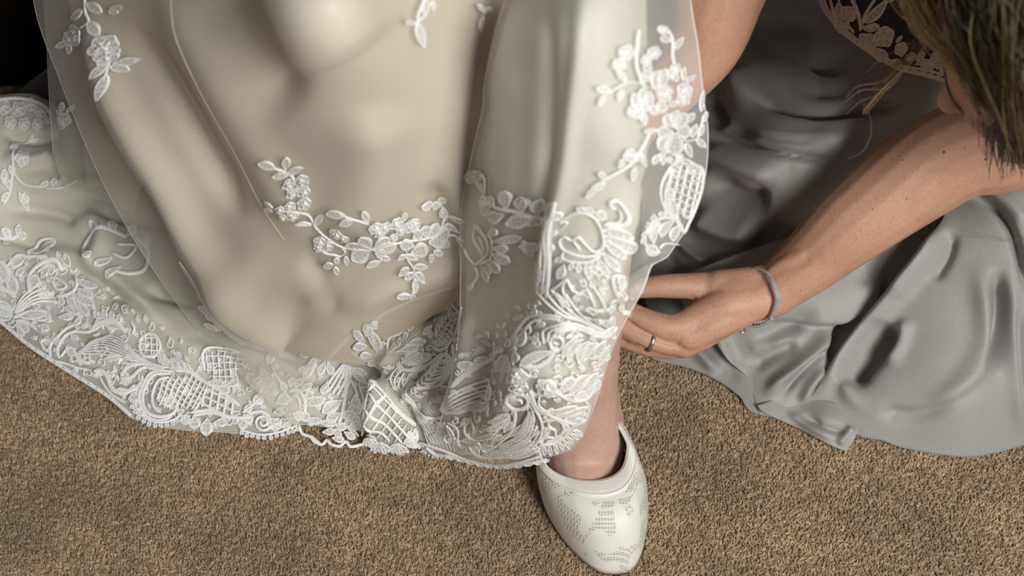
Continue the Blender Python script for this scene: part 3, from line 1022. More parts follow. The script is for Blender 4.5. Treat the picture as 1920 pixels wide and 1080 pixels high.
bunl = sheet('inner_lining', S_bun, coons([(640, 600), (700, 575), (760, 555), (820, 520), (885, 500)], [(716, 800), (760, 800), (810, 808), (850, 820), (900, 830)],
          [(640, 600), (655, 660), (718, 702), (720, 760), (716, 800)], [(885, 500), (885, 600), (882, 720), (900, 830)], 60, 50), M_SATIN, bun, -.006)

# --- front panel lifted over the other knee
S_pan = Surf([(1090, -60, 'y', .665), (1090, 20, 'y', .640), (1180, 20, 'y', .655), (1285, 0, 'y', .735), (980, 0, 'y', .705), (1010, 60, 'y', .655), (925, 150, 'y', .712), (893, 330, 'y', .710), (872, 460, 'y', .715), (868, 580, 'y', .70), (858, 700, 'y', .675),
              (1000, 300, 'y', .632), (1100, 300, 'y', .615), (1200, 280, 'y', .625), (1300, 200, 'y', .70), (1316, 280, 'y', .70), (1290, 400, 'y', .68), (1000, 550, 'y', .622), (1090, 550, 'y', .598), (1190, 530, 'y', .625),
              (960, 300, 'y', .655), (1000, 150, 'y', .648), (950, 150, 'y', .68), (960, 550, 'y', .650), (1020, 430, 'y', .625), (1240, 470, 'y', .645), (1150, 620, 'y', .615), (1040, 720, 'y', .595), (1120, 700, 'y', .612), (1080, 800, 'y', .612), (1060, 840, 'y', .62), (1000, 860, 'y', .625), (930, 862, 'z', .055), (900, 780, 'y', .645),
              (860, 850, 'z', .025), (800, 838, 'z', .012), (1090, -220, 'z', .60), (1290, -200, 'z', .55), (980, -200, 'z', .56)],
             [([(985, -60), (960, 100), (958, 260), (950, 420), (940, 600)], 20, .004),
              ([(1030, -60), (1035, 120), (1030, 300), (1010, 450), (985, 620)], 13, -.004),
              ([(1100, -60), (1085, 120), (1065, 280), (1040, 420), (1010, 560)], 15, .005),
              ([(1090, 560), (1080, 640), (1020, 720)], 26, -.005),
              ([(1190, 330), (1160, 430), (1130, 520), (1090, 620)], 26, .010),
              ([(1250, 480), (1190, 520), (1140, 560)], 14, -.006),
              ([(922, 150), (905, 300), (898, 420)], 10, -.004),
              ([(890, 560), (880, 680), (850, 770)], 10, .007),
              ([(920, 620), (905, 720), (870, 800)], 14, -.009),
              ([(1010, 620), (960, 740), (900, 820)], 24, .006)])
pan_left = [(975, -170), (962, 0), (925, 130), (893, 290), (874, 400), (872, 520), (870, 620), (858, 700), (830, 790), (800, 840)]
pan_right = [(1270, -170), (1284, 0), (1298, 90), (1308, 180), (1317, 250), (1312, 330), (1292, 400), (1250, 466), (1204, 530), (1168, 590), (1140, 650), (1116, 730), (1092, 800), (1068, 838)]
pan_bot = [(800, 840), (840, 848), (880, 858), (930, 864), (975, 862), (1020, 852), (1068, 838)]
G = coons([(975, -170), (1090, -190), (1270, -170)], pan_bot, pan_left, pan_right, 210, 110)
panel = sheet('tulle_panel', S_pan, G, M_TULLE_P, bride, .0035)
panel['label'] = 'sheer net front panel lifted at the hem by a hand'
Gs = coons([(975, -170), (1080, -190), (1210, -170)], [(835, 800), (880, 800), (930, 785), (975, 755), (1020, 730), (1092, 716)],
           [(975, -170), (962, 0), (925, 130), (893, 290), (876, 400), (874, 520), (872, 620), (862, 700), (835, 800)],
           [(1210, -170), (1212, 0), (1214, 200), (1210, 310), (1192, 370), (1172, 440), (1166, 540), (1148, 620), (1092, 716)], 190, 90)
sat = sheet('satin_panel', S_pan, Gs, M_SATIN2, bride)
sat['label'] = 'smooth champagne satin under the front panel'
lf = Gs[:, -1]
rolls = [S_pan(lf[:, 0] + dx, lf[:, 1], of) for dx, of in [(0, 0), (2, -.002), (3, -.008), (0, -.020), (-14, -.035)]]
V = np.stack(rolls, 0)
mesh_obj('satin_side', V.reshape(-1, 3), grid_faces(5, V.shape[1])[:, ::-1].copy(), M_SATIN, sat)
L = Lace(S_pan, .004)
L.cord(pan_right, 1.1, .0003, beads=False)
L.cord(pan_left[1:], 1.2, .0003, beads=False)
L.build('net_edge', panel)
# the lap beyond the top of the photograph
lap = []
xs_ = np.linspace(-.20, .15, 40)
for k, (y_, z_) in enumerate([(.70, .55), (.80, .585), (.95, .60), (1.15, .60), (1.3, .60)]):
    lap.append([(x_, y_, z_ - .9 * max(0, -.16 - x_) ** 1.0 * .6 + .012 * math.sin(x_ * 40)) for x_ in xs_])
V = np.array(lap)
lapm = mesh_obj('lap', V.reshape(-1, 3), grid_faces(5, 40), M_SATIN, bride)

# ================================================================== embroidery on the gown
def lace(name, surf, off, frame, spec, parent, mat=None, extra=None, label=None):
    """frame = (x0, y0, scale): where the drawing sits. spec items: c cord, o closed cord, p petal, l leaf, r rose, each code + width[:bend]"""
    x0, y0, s = frame
    L = Lace(surf, off)
    q = lambda p: [(x0 + a / s, y0 + b / s) for a, b in p]
    for it in spec.split('|'):
        it = it.strip()
        if not it: continue
        head, *pts = it.split()
        code = head[0]; wv = head[1:].split(':'); wd = float(wv[0]); bd = float(wv[1]) if len(wv) > 1 else 0
        P = q([tuple(map(float, p.split(','))) for p in pts])
        if code == 'c': L.cord(P, wd)
        elif code == 'o': L.cord(P, wd, closed=True)
        elif code == 'p': L.petal(P[0], P[1], wd, bd, blunt=1.0)
        elif code == 'l': L.leaf(P[0], P[1], wd, bd)
        elif code == 'r':
            for p in P: L.rose(p, wd, 5, random.random() * 2)
    if extra: extra(L, q)
    return L.build(name, parent, mat, label)


# --- spray across the satin
F3 = (460, 240, 3.375)
lace('flower_spray', S_mid, .0062, F3,
     "l13 150,130 240,185|l15 285,130 300,205|l14 300,225 390,205|l12 230,225 310,240|c4 230,180 320,240 350,290|r13 385,285|r10 320,290|r11 400,345|r9 340,345|r12 405,415|r10 330,425|r10 345,480|r9 280,440"
     "|l10 185,400 240,430|l10 165,460 235,460|c4 270,430 350,460 430,490 470,570 530,640 620,705 720,712|c4 360,545 440,550 400,530 350,540|l14 465,550 510,470|r7 290,490", over)
lace('leaf_spray', S_mid, .0062, F3,
     "l15 535,458 650,440|l14 615,502 695,465|c4 620,440 720,465 780,495|l13 745,400 780,485|r12 820,535|r11 880,550|r13 950,545|r13 1035,575|l12 990,475 1000,530|r10 850,585|r9 975,595|r11 1060,560", over)
lace('flower_spray', S_mid, .0062, F3,
     "r13 590,590|r10 640,620|r12 485,670|r11 535,700|r9 480,710|p26 800,712 645,675|p26 800,705 730,590|p24 810,700 905,630|p28 810,715 950,700|p36 790,720 680,790|p20 820,740 890,740|l13 770,832 850,800|l12 850,770 915,785"
     "|p24 1060,700 970,690|p30 1040,745 1150,720|p24 1050,650 1110,610|p24 1130,650 1140,575|p28 1150,650 1225,600|p34 1150,680 1300,690|c4 800,712 960,680 1130,660 1240,630 1290,580|r9 930,640|c4 830,760 860,790 820,810", over)
lace('leaf_spray', S_mid, .0062, F3,
     "l14 1100,460 1190,482|l12 1180,490 1240,518|l13 1230,510 1270,450|c4 1240,515 1285,565 1240,630|l12 1290,580 1390,577|l13 1250,640 1355,662|l12 1230,700 1300,765|c4 1290,705 1380,700|l12 1170,750 1165,812|l12 1180,740 1248,775|r8 1255,560|c3 1380,700 1340,725 1390,750", over)
lace('leaf_spray', S_mid, .0062, F3,
     "c4 620,710 640,740 610,770 575,760 520,750 480,712|l14 505,838 570,820|l11 575,780 605,812|l11 575,835 602,882|l10 640,765 655,825", over)
lace('leaf_spray', S_mid, .0062, F3,
     "c4 1010,730 1020,790 1060,850 1060,920 1040,980|l14 1030,840 965,890|l13 1060,832 1145,838|l14 1070,870 1128,912|l13 1000,905 1070,872|l12 1045,980 948,988|l14 1050,960 1042,1032|l13 1055,960 1078,900|l12 1000,762 1085,785|l11 1010,760 960,785", over)
lace('flower_spray', S_mid, .0062, (0, 0, 4.5),
     "l17 800,60 690,140|l17 830,5 940,90|c4 800,-40 825,80 860,150 800,200|l18 860,150 945,265|r21 725,270|r14 655,300|l13 625,335 530,382|l14 650,345 648,432|r20 985,345|r16 1020,420|l17 1030,475 960,575|l15 1060,485 1200,500|l14 1050,500 1160,565|l16 1045,560 1035,745|c3 1040,470 1042,600|l13 1000,60 1110,40|l12 990,75 1070,95", over)
lace('leaf_spray', S_mid, .0062, (200, 0, 2.4), "l15 1400,-20 1388,60|c4 1350,92 1390,60|l11 1295,85 1352,92|l19 1360,90 1388,198|l10 1430,-15 1428,32|c4 1395,-30 1360,60 1370,110", over)
lace('leaf_spray', S_mid, .0062, (200, 0, 2.4), "c4 1660,-20 1690,30 1685,70|l17 1680,50 1686,138|l12 1690,28 1738,48|l11 1655,-15 1700,22", over)
lace('leaf_spray', S_mid, .0064, (0, 400, 2.348),
     "l11 815,180 880,270|l12 850,230 910,310|l12 895,290 945,360|l16 895,378 955,405|l20 930,340 1005,480|l13 918,460 985,495|c4 820,180 900,300 980,440 1090,560|l22 975,410 1105,560|l20 1070,500 1165,600|l12 1000,490 970,440|l12 930,410 960,440", over)

# --- flowers down the edge of the lifted panel
FE = (1100, 40, 3.857)
lace('flower_spray', S_pan, .0045, FE,
     "c5 530,50 572,130 575,250 590,320|l17 460,40 545,90|l15 480,112 555,150|r8 500,60|l14 585,205 645,118|r11 590,345|r10 560,380|p16 590,370 592,435|p24 430,490 475,350|p24 480,480 525,340|l10 650,430 655,330|l12 670,435 735,390|r14 655,490|r14 648,560|l12 700,470 690,540|l14 540,600 610,590", panel)
lace('flower_spray', S_pan, .0045, FE,
     "p24 440,500 560,490|p24 450,520 560,560|p26 480,570 500,660|p24 470,590 420,670|r13 520,510|p22 360,660 290,510|p22 380,650 350,480|p20 400,640 400,500|r15 305,640|l14 365,660 370,742|c5 330,60 315,300 370,480|r15 240,215|r13 190,300|p13 170,340 240,420|r13 435,225|r11 380,275|p16 330,420 410,400|p16 330,380 430,370|p16 350,330 420,335"
     "|l14 50,455 150,490|l11 215,480 190,560|c4 150,485 250,430 330,440|l11 70,580 105,510|c4 230,430 330,440 400,480", panel)
lace('flower_spray', S_pan, .0045, FE,
     "p26 575,765 525,665|p26 590,770 600,640|p28 600,780 665,660|p30 600,790 705,790|p28 575,795 460,800|p28 575,800 470,915|p40 590,800 585,960|l12 365,790 470,782|p16 680,730 725,660|l13 712,835 745,738|l13 765,825 795,740|c4 640,850 700,858 760,830 785,740 815,650|l14 750,840 812,905|l14 672,870 708,975|l9 778,650 795,492|l10 795,725 822,650|r8 620,970|r7 550,985|l13 430,1010 485,945|l10 500,1020 510,950|l9 470,960 540,930", panel)
lace('leaf_spray', S_pan, .0045, (1060, 0, 3.177),
     "l15 320,900 400,930|l14 330,880 400,900|l12 370,1050 392,970|l12 415,890 445,975|c4 150,1090 200,1060 280,1010 370,950 430,860 470,780|l12 190,1000 240,1035|l12 170,1100 230,1060|l12 330,920 300,970|r8 410,910|l12 430,780 500,770|l12 120,1150 180,1090", panel)
FP = (1160, 260, 4.5)


def pom(L, q):
    L.lattice(q([(395, 235), (505, 195), (640, 275), (645, 420), (590, 585), (530, 700), (450, 570), (370, 430)]), 13, 25, 3.0, 103)
    for x, y in ((430, 300), (500, 290), (570, 330), (500, 370), (430, 390), (550, 400), (620, 330), (480, 440), (540, 470), (470, 500), (520, 540), (590, 490), (490, 600), (535, 640), (610, 430), (425, 250), (560, 270)):
        a, b_ = q([(x - 22, y - 6), (x + 16, y + 12)]); L.petal(a, b_, 9, 0, h=.0015, rim=False)


lace('lattice_pomegranate', S_pan, .0045, FP,
     "o5 395,210 500,160 600,205 662,250 657,400 600,580 545,700 500,775 430,665 350,585 308,450 328,330|c4 395,230 370,400 380,470|p20:.1 505,180 655,265|p16 390,205 500,185|p18:-.1 350,340 360,540|p18 385,440 425,640|p14 340,450 400,630|c4 430,640 470,700 505,790|c4 455,560 450,650 500,760", panel, extra=pom)
lace('lace_comb', S_pan, .0045, FP,
     "c6 445,665 330,650 225,690 172,770 182,870 240,935 300,930|p15:.12 300,680 245,860|p15:.12 285,680 215,820|p19:.12 415,675 305,810|p19:.12 480,712 405,850|p14 320,650 310,590|p15 265,670 215,615|p15 205,710 140,670|p14 175,760 98,770|p12 172,810 110,835|p13 380,650 345,590|p24:.15 180,860 300,930|c4 300,905 350,868 460,880", panel)
FH = (1020, 340, 4.91)
lace('lace_scroll', S_pan, .0045, FH,
     "c5 190,320 320,250 430,280 490,370 510,480 490,570 430,600 360,520 325,480 270,510 220,480 182,510 200,590 290,640 390,655 470,620 492,590|c5 210,620 200,680 290,712 400,700 480,630|c4 290,520 340,600|p18 340,252 345,188|p20 395,268 430,198|p20 455,310 540,232"
     "|c6 520,350 600,340 665,290 685,215 640,130 590,140 578,180 615,195|c4 540,330 610,310 640,240 630,190|p24 510,395 695,405|p28 510,440 745,535|p22 510,480 625,600|p17 495,590 572,725|p14 455,640 500,800|p11 415,680 432,800|p12 372,700 390,850|p11 320,712 322,805|p10 275,712 262,785|p16 215,735 170,875|p13 205,670 148,712|c4 190,330 240,340 190,400", panel)
lace('lace_bud', S_pan, .0045, FH,
     "p18 560,765 610,860|c5 600,870 625,790 570,762 528,790 530,900 580,990 660,1050|p20 700,1010 745,900|c4 400,890 440,1000 470,1080|c4 360,920 400,1060|p12 380,900 410,890|c5 110,970 170,930 230,875 270,960 330,990|c4 230,880 200,960 240,1080|c4 110,975 160,1040 200,1120|c4 150,1000 250,1100|p14 600,1010 640,960|p12 470,1060 540,1050", panel)
FI = (860, 300, 4.155)
lace('lace_feather', S_pan, .0045, FI,
     "r13 140,125|c6 185,110 240,130 250,200 240,275|p12 150,170 220,250|c7 180,310 330,330 460,370 600,430 700,480|p26 300,330 180,300|p28 320,345 210,395|p22 440,340 425,205|p26 540,380 520,260|p26 630,420 640,290|p18 500,350 590,280|p26 430,390 290,440|p30 600,440 435,470|p16 360,330 310,260|p16 690,470 560,480|p18 330,330 250,280", panel)
lace('lace_scroll', S_pan, .0045, FI,
     "c7 170,490 235,570 275,630 280,700 215,775 160,805|c6 170,490 158,600 215,700 232,740|c6 200,580 250,700|c6 300,560 335,620 310,740 215,800|c6 270,580 330,510|p18 330,560 375,505|p18 350,600 535,590|p20 350,650 445,680|p20 340,700 450,785|p20 310,745 375,860|p18 275,780 290,880|p16 230,810 275,935|c5 170,820 190,890 150,950 115,1005|p18 650,690 515,650|p16 540,610 590,745|c5 85,680 110,740 160,800|p10 150,940 120,1010", panel)
lace('lace_band', S_pan, .0045, FI,
     "p24 790,255 725,420|c8 800,250 765,500 745,800 720,1050|c7 760,400 705,700 650,1000|c6 720,400 735,700 690,1010|p15 700,760 650,850|p15 690,870 635,955|p15 715,950 660,1035|p18 740,380 700,480|p16 720,560 760,480|p16 735,700 775,620|p14 700,830 650,900|p16 790,330 830,420|p14 760,560 800,500|p14 740,640 690,600", panel)
FJ = (960, 560, 3.6)


def fj(L, q):
    L.strands(q([(200, -60), (300, 40), (440, 140), (650, 205)]), q([(380, -60), (470, 90), (560, 165), (650, 200)]), 4, 4)
    L.strands(q([(240, 280), (240, 190), (350, 150), (470, 185), (650, 215)]), q([(300, 240), (360, 200), (470, 215), (560, 235), (650, 222)]), 4, 4.5)


lace('lace_fan', S_pan, .0045, FJ,
     "c7 345,100 240,90 150,110 90,180 60,250 70,325|c5 340,115 240,110 170,140 120,200|p12 165,115 200,55|p22 125,205 85,310|p13 75,300 50,230|o6 270,270 290,235 330,240 345,285 325,330 285,325|c4 290,270 320,290|p16:.1 450,260 340,405|p15:.1 480,270 375,425|p15:.1 520,275 440,425|p14:.1 560,270 475,400|p18 610,255 535,370|p15 635,280 560,425|p13 600,240 660,160|p14 620,170 570,80|p14 650,170 640,90|r8 560,110|p14 720,60 690,10", panel, extra=fj)
lace('lace_scroll', S_pan, .0045, FJ,
     "c9 290,330 260,395 200,435 140,425|p20:.15 290,345 130,425|r17 95,485|r14 100,555|p22 50,455 160,505|r16 240,575|p26 200,520 290,610|p18 55,400 20,470|p18 85,340 100,400|p18 20,500 -20,440|p15 40,440 10,380", panel)
lace('lace_feather', S_pan, .0045, FJ,
     "c6 285,595 370,650 450,658 510,620 560,480|p19 305,600 415,518|p20 360,620 505,485|p18 420,640 555,470|p16 480,640 570,520|p13 340,620 420,640|p13 400,640 480,600|c7 150,585 175,690 250,750 350,795 430,812 490,780|p15:.1 240,720 425,690|p15:.1 290,745 490,695|p15:.08 345,775 480,735|p13 390,805 465,775|c5 200,620 195,690 260,745|c5 460,650 500,700 480,790", panel)


def rim(L, q):
    L.fringe(q([(195, 952), (290, 938), (365, 890), (412, 835)]), 9, 20, 9.5, 1, .1)
    L.strands(q([(130, 720), (100, 850), (0, 930), (-70, 960)]), q([(190, 850), (150, 930), (60, 985), (-70, 1010)]), 5, 4.2)


lace('scalloped_hem', S_pan, .0045, FJ,
     "o7 20,650 35,610 80,598 125,625 130,670 95,705 50,700|c4 50,640 90,640 100,670|c6 130,600 165,700 205,800 200,890 150,965 80,1015 -40,1045|c6 250,840 250,795 300,780 345,830 315,900 270,930|c6 220,870 230,840 285,850 290,900|c5 385,830 335,905 225,935|p12 330,800 370,850|c5 240,900 300,900 360,850|p16:.1 60,860 150,720|p14:.1 -60,900 110,800|c4 205,800 260,780", panel, extra=rim)
FK = (680, 640, 4.5)
lace('lace_feather', S_pan, .0045, FK,
     "c7 850,360 950,240 1100,120 1250,60|p15 930,235 940,150|p15 985,205 1010,125|p15 1045,165 1075,100|p15 1110,125 1150,70|p13 1180,90 1235,50|p27 1165,245 1285,105|c5 865,30 905,50 870,90 850,250 760,450 690,560|c4 800,20 812,200 765,400 700,540|c4 880,-300 865,-100 850,60|p10 860,-10 900,40", panel)


def fk(L, q):
    L.strands(q([(695, 570), (800, 450), (950, 360), (1080, 350), (1145, 400)]), q([(700, 575), (850, 510), (990, 460)]), 4, 5)


lace('lace_fan', S_pan, .0045, FK,
     "p30 1005,450 1140,395|p17:.06 740,575 985,520|p15:.08 800,585 1135,475|c5 700,575 900,590 1000,645 1045,580|c5 850,690 880,670 895,750 975,800 1100,765 1200,670 1295,560|c5 895,650 960,680 965,740|p15 860,680 900,650|p17:.1 1070,670 1290,585|p17:.1 990,765 1185,705|p14 1125,800 1215,740|p17:.08 1130,605 1290,540|p16 1230,720 1290,620|p10 860,800 940,800|c4 750,660 830,720 820,840|p9 740,680 800,800|p9 800,780 825,840", panel, extra=fk)
lace('scalloped_hem', S_pan, .0045, FK,
     "c6 1330,540 1290,700 1200,800 1100,870 950,860|p20:.06 1210,890 1440,800|p18:.1 1340,730 1450,560|p17:.08 1285,790 1490,690|p17:.08 1190,925 1480,860|p15 1060,920 1280,925|c6 920,850 960,905 1030,945 1200,935|p20 925,855 1010,915|c5 500,830 700,890 900,970 1130,1015 1330,985 1500,930|c5 560,870 640,930 770,925|c4 1000,820 1060,900 1180,880|p12:.1 1010,830 1150,860", panel)
L = Lace(S_pan, .0045)
L.scallop([(842, 846), (900, 861), (950, 866), (1000, 858), (1030, 850)], 17, 3.5, 4.5, 1)
L.build('scalloped_hem', panel)

# --- bunched lace


def bunx(L, q):
    L.lattice(q([(145, 380), (230, 480), (350, 690), (430, 770), (350, 850), (70, 800), (55, 700), (110, 500)]), 15, 48, 4.0, 128)
    for c in ((160, 835), (305, 845), (70, 800), (410, 800)):
        b_ = q([c])[0]
        L.fan(b_, 40, 140, 5, 26 if c[0] > 100 and c[0] < 400 else 18, 9)


lace('lattice_shell', S_bun, .002, FK, "c5 140,360 100,480 50,640 0,780|c5 150,370 240,500 350,660 440,760|r7 155,390|p16 380,760 410,860|p16 430,770 440,870|c6 380,870 450,880 500,850", bun, extra=bunx)


def bunf(L, q):
    L.strands(q([(330, 200), (250, 330), (380, 560), (470, 720), (600, 900)]), q([(430, 420), (470, 560), (620, 660), (740, 800), (780, 920)]), 8, 2.6)
    L.strands(q([(470, 560), (600, 600), (760, 540), (800, 380)]), q([(640, 600), (740, 560), (850, 400)]), 5, 3)
    L.strands(q([(640, 110), (520, 220), (560, 330), (700, 300), (780, 200)]), q([(700, 60), (640, 200), (700, 210), (800, 100)]), 5, 3.5)
    L.fringe(q([(490, 850), (560, 900), (640, 940), (720, 950), (770, 925)]), 7, 9, 6, 1)


lace('lace_fan', S_bun, .002, FK, "p30:.06 340,180 500,90|c5 310,230 420,250 500,210|p16 520,280 640,210|c5 500,370 560,380 700,330 780,200|p20 690,830 560,800|p16 640,600 560,700|p16 800,250 700,100|c6 880,300 850,560 780,700", bun, extra=bunf)
FM = (640, 520, 4.908)
lace('lace_leaf', S_mid, .0025, FM, "p18:.06 370,760 265,470|p18:.05 385,750 375,560|p14 300,640 235,400|p15 210,580 110,460|p17 235,610 105,610|p15 280,700 165,690|p14 340,765 235,770|p12 240,440 330,385|p12 270,450 330,410|p12 225,520 215,400|p13 400,700 460,680", gown)


def bird(L, q):
    L.lattice(q([(795, 80), (900, 160), (1065, 300), (1060, 430), (1010, 580), (930, 560), (890, 330), (830, 200)]), 7.5, 62, 2.6, 118)


lace('lace_wing', S_bun, .002, FM, "c4 785,70 900,140 1070,280 1085,400 1040,560|c4 785,70 820,200 880,320 900,500 940,590|p14 870,330 800,290|p14 880,400 810,380|p16 840,440 775,520|p14 930,560 880,640|p14 980,570 940,650|c5 1050,540 960,640 860,680|c5 700,250 770,300 800,360", bun, extra=bird)
lace('lace_scroll', S_bun, .002, FM, "c6 560,290 600,350 590,430 530,490 455,530 435,590 490,650|c6 590,440 540,450 480,400 430,400 440,440 520,455|c6 440,420 370,420 355,480 430,525 540,500 600,430|p20 640,240 540,210|p16 600,300 700,330|p15 610,420 680,460|p15 590,480 650,540|p16 550,520 600,600|p16 500,560 540,640|p18 650,370 720,390|p16 660,590 800,580|p18:.06 560,660 740,620|p20:.06 570,780 800,700|c5 550,800 600,850 720,820 880,700|c5 900,770 800,860 740,920 800,990 900,950 990,880", bun)
# --- train
F2 = (0, 400, 2.348); FN = (0, 440, 4.153); FS = (180, 620, 4.91); FT = (460, 620, 4.5)
lace('lace_scroll', S_train, .003, FN,
     "c8 235,450 230,340 280,270 380,222 460,225 482,285|c6 300,300 380,250 440,260|p24 260,430 290,320|p16 330,350 380,260|p16 400,330 420,250|p14 310,380 370,400|p14 300,440 340,480|c5 400,340 470,355 525,415 450,430 400,350|c4 420,370 480,410|c7 540,270 600,340 595,430 520,475 440,480|p18 600,370 765,410|p18 595,430 745,490|p20 560,465 745,555|p18 520,480 590,570|p16 470,480 480,550|p15 600,330 660,340|p13 560,290 610,280|p14 350,420 370,480|p16 360,490 310,460", net)


def fn(L, q):
    L.strands(q([(125, 620), (180, 500), (300, 400), (340, 390)]), q([(140, 620), (250, 550), (350, 510), (460, 520)]), 5, 4)
    L.strands(q([(120, 600), (60, 540), (0, 520), (-60, 520)]), q([(110, 650), (60, 620), (0, 600), (-60, 610)]), 4, 5)


lace('lace_fan', S_train, .003, FN,
     "p20 120,640 370,625|c7 120,655 250,600 370,605 395,690|p20 115,650 -30,570|p20 100,670 -20,620|p18 140,695 240,765|p15 145,715 195,805|c7 130,680 210,685 300,750|p16 230,640 390,660|p30 -40,180 70,380|p24 60,280 130,470|c9 -40,410 60,440 135,500|c6 60,250 140,170 230,180|p20 210,180 90,250|p16 300,720 400,740|c7 200,180 300,185 400,200|p15 200,260 130,330", net, extra=fn)
lace('lace_feather', S_train, .003, FN,
     "c8 995,775 900,690 760,690 680,745 590,750|p18:.1 900,700 740,690|p13 770,670 745,600|p13 825,665 820,590|p13 880,680 885,610|p13 930,710 955,640|c6 700,745 780,710 810,740|p24:.1 960,750 800,690|p12 560,700 620,640|p18 480,560 640,600|p16 620,540 700,640|p16 450,640 560,620", net)


def fr(L, q):
    L.strands(q([(720, 850), (850, 790), (980, 850), (1090, 960)]), q([(600, 930), (800, 950), (1000, 1000), (1180, 1020)]), 8, 2.8)
    L.fringe(q([(600, 965), (660, 990), (730, 1015)]), 9, 9, 7, -1)


lace('lace_loop', S_train, .003, FN,
     "o6 345,890 330,840 375,825 400,860 385,910|c7 400,965 400,870 470,790 560,700 595,740 510,800 455,900 470,975|c6 480,960 540,890 580,900 620,980 710,1020|c5 440,990 520,1010 600,1040 700,1060|p16 520,880 590,960|p14 560,770 600,830|p14 470,880 440,820|c6 740,850 790,810 880,820 920,860|p12 880,980 950,990|c6 860,980 930,970 960,1000 940,1030", net, extra=fr)


def gl(L, q):
    L.lattice(q([(1100, 830), (1170, 790), (1240, 830), (1250, 920), (1180, 970), (1110, 920)]), 11, 5, 3, 92)


lace('lattice_globe', S_train, .003, FN, "o6 1095,880 1110,820 1170,790 1235,815 1260,880 1230,945 1160,965 1110,930|c6 1090,900 1150,1000 1260,1040 1330,1050|p14 1260,910 1285,1000|p13 1290,960 1310,1030|c5 1040,700 1060,740 1040,790", net, extra=gl)


def sp(L, q):
    L.lattice(q([(590, 520), (740, 440), (900, 420), (1030, 520), (1000, 640), (900, 740), (760, 720), (600, 720), (560, 620)]), 9.5, 35, 3.6, 118)
    L.fringe(q([(372, 640), (380, 720), (440, 800), (540, 845), (640, 850), (740, 820), (790, 770)]), 9, 11, 9, 1)


lace('lace_medallion', S_train, .003, FS,
     "c7 710,420 570,440 465,530 435,650 480,760 600,800 720,765 752,680 700,620 640,650 660,700 700,690|c6 700,460 590,500 525,600 540,710 610,765|c6 720,385 540,425 430,540 405,650 455,780 570,835 690,810|p13 680,640 720,690|c5 1030,520 980,640 900,760|p22 830,780 830,880|p18 760,740 810,780", net, extra=sp)


def op(L, q):
    L.lattice(q([(1040, 510), (1190, 600), (1340, 730), (1220, 800), (1000, 745), (950, 670)]), 14, 28, 5.2, 100)


lace('open_lattice', S_train, .003, FS,
     "c7 880,760 1060,740 1220,795 1340,810 1450,800|c6 900,790 1080,765 1240,815|c7 740,380 870,390 1010,480 1170,575 1330,700|p14 640,250 715,375|p14 700,265 770,380|p14 765,270 830,385|p14 820,315 880,392|p14 590,200 620,330|p24 905,800 920,915|p26 1035,815 1010,978|p18 1090,860 1220,845|p16 860,790 830,850|p20 1300,830 1400,900|p20 1360,780 1450,850", net, extra=op)
lace('lace_scroll', S_train, .003, FS,
     "c9 -10,380 60,380 110,430 140,510 190,565 290,580 370,510|c8 210,540 330,560 430,490 450,445|c6 160,440 100,400|p20 120,380 150,460|c8 250,430 300,370 450,340 620,350|c7 260,450 340,445 480,375 650,370|p20 245,400 300,475|c5 40,430 90,520 160,600 290,680|p22 310,650 405,600|p22 335,720 425,690|p20 380,780 450,740|p18:.1 380,560 480,470|c6 500,380 620,390 740,400|c6 150,250 240,290 225,330|p12 100,280 190,290|c4 300,300 450,320 560,330|c4 260,330 400,350", net)


def pa(L, q):
    L.lattice(q([(1040, 230), (1290, 190), (1400, 310), (1310, 440), (1090, 470), (1010, 380)]), 11, 2, 2.8, 92)


lace('lattice_globe', S_train, .003, FS, "c6 1010,380 1005,260 1080,190 1220,180 1340,210|p16 1040,480 1200,500|p16 1200,520 1330,470|p18 1100,540 1250,560", net, extra=pa)


def sh(L, q):
    L.spiral(q([(150, 780)])[0], 17, 1.6, 5)
    L.fringe(q([(-40, 840), (60, 870), (160, 885), (280, 865), (380, 830), (455, 800)]), 10, 11, 9.5, 1)


lace('scalloped_hem', S_train, .003, FT, "c6 0,740 60,700 140,690 200,730 220,800|c5 -20,700 60,640 160,560|p16 60,620 0,700|p20 160,560 70,620|p18 240,700 330,680|p24 260,620 380,560|p22 400,700 500,740|p20 430,690 560,760|p16 500,760 660,770|p16 620,780 780,790|r14 250,800|r12 340,790", net, extra=sh)
lace('hem_cord', S_train, .002, FT, "c6 455,800 480,870 550,900 585,940 650,965 690,930 730,965 800,978 850,940 890,982 980,965 1035,948|c5 560,890 600,930 640,960|p15 655,865 765,850|p15 765,830 800,915|p15 735,912 840,925|p16 835,860 935,915|p14 800,800 860,810|c4 700,800 800,795 900,830 960,900", net)


def pl(L, q):
    L.strands(q([(830, 290), (740, 400), (670, 520)]), q([(880, 300), (880, 430), (815, 570)]), 5, 6)


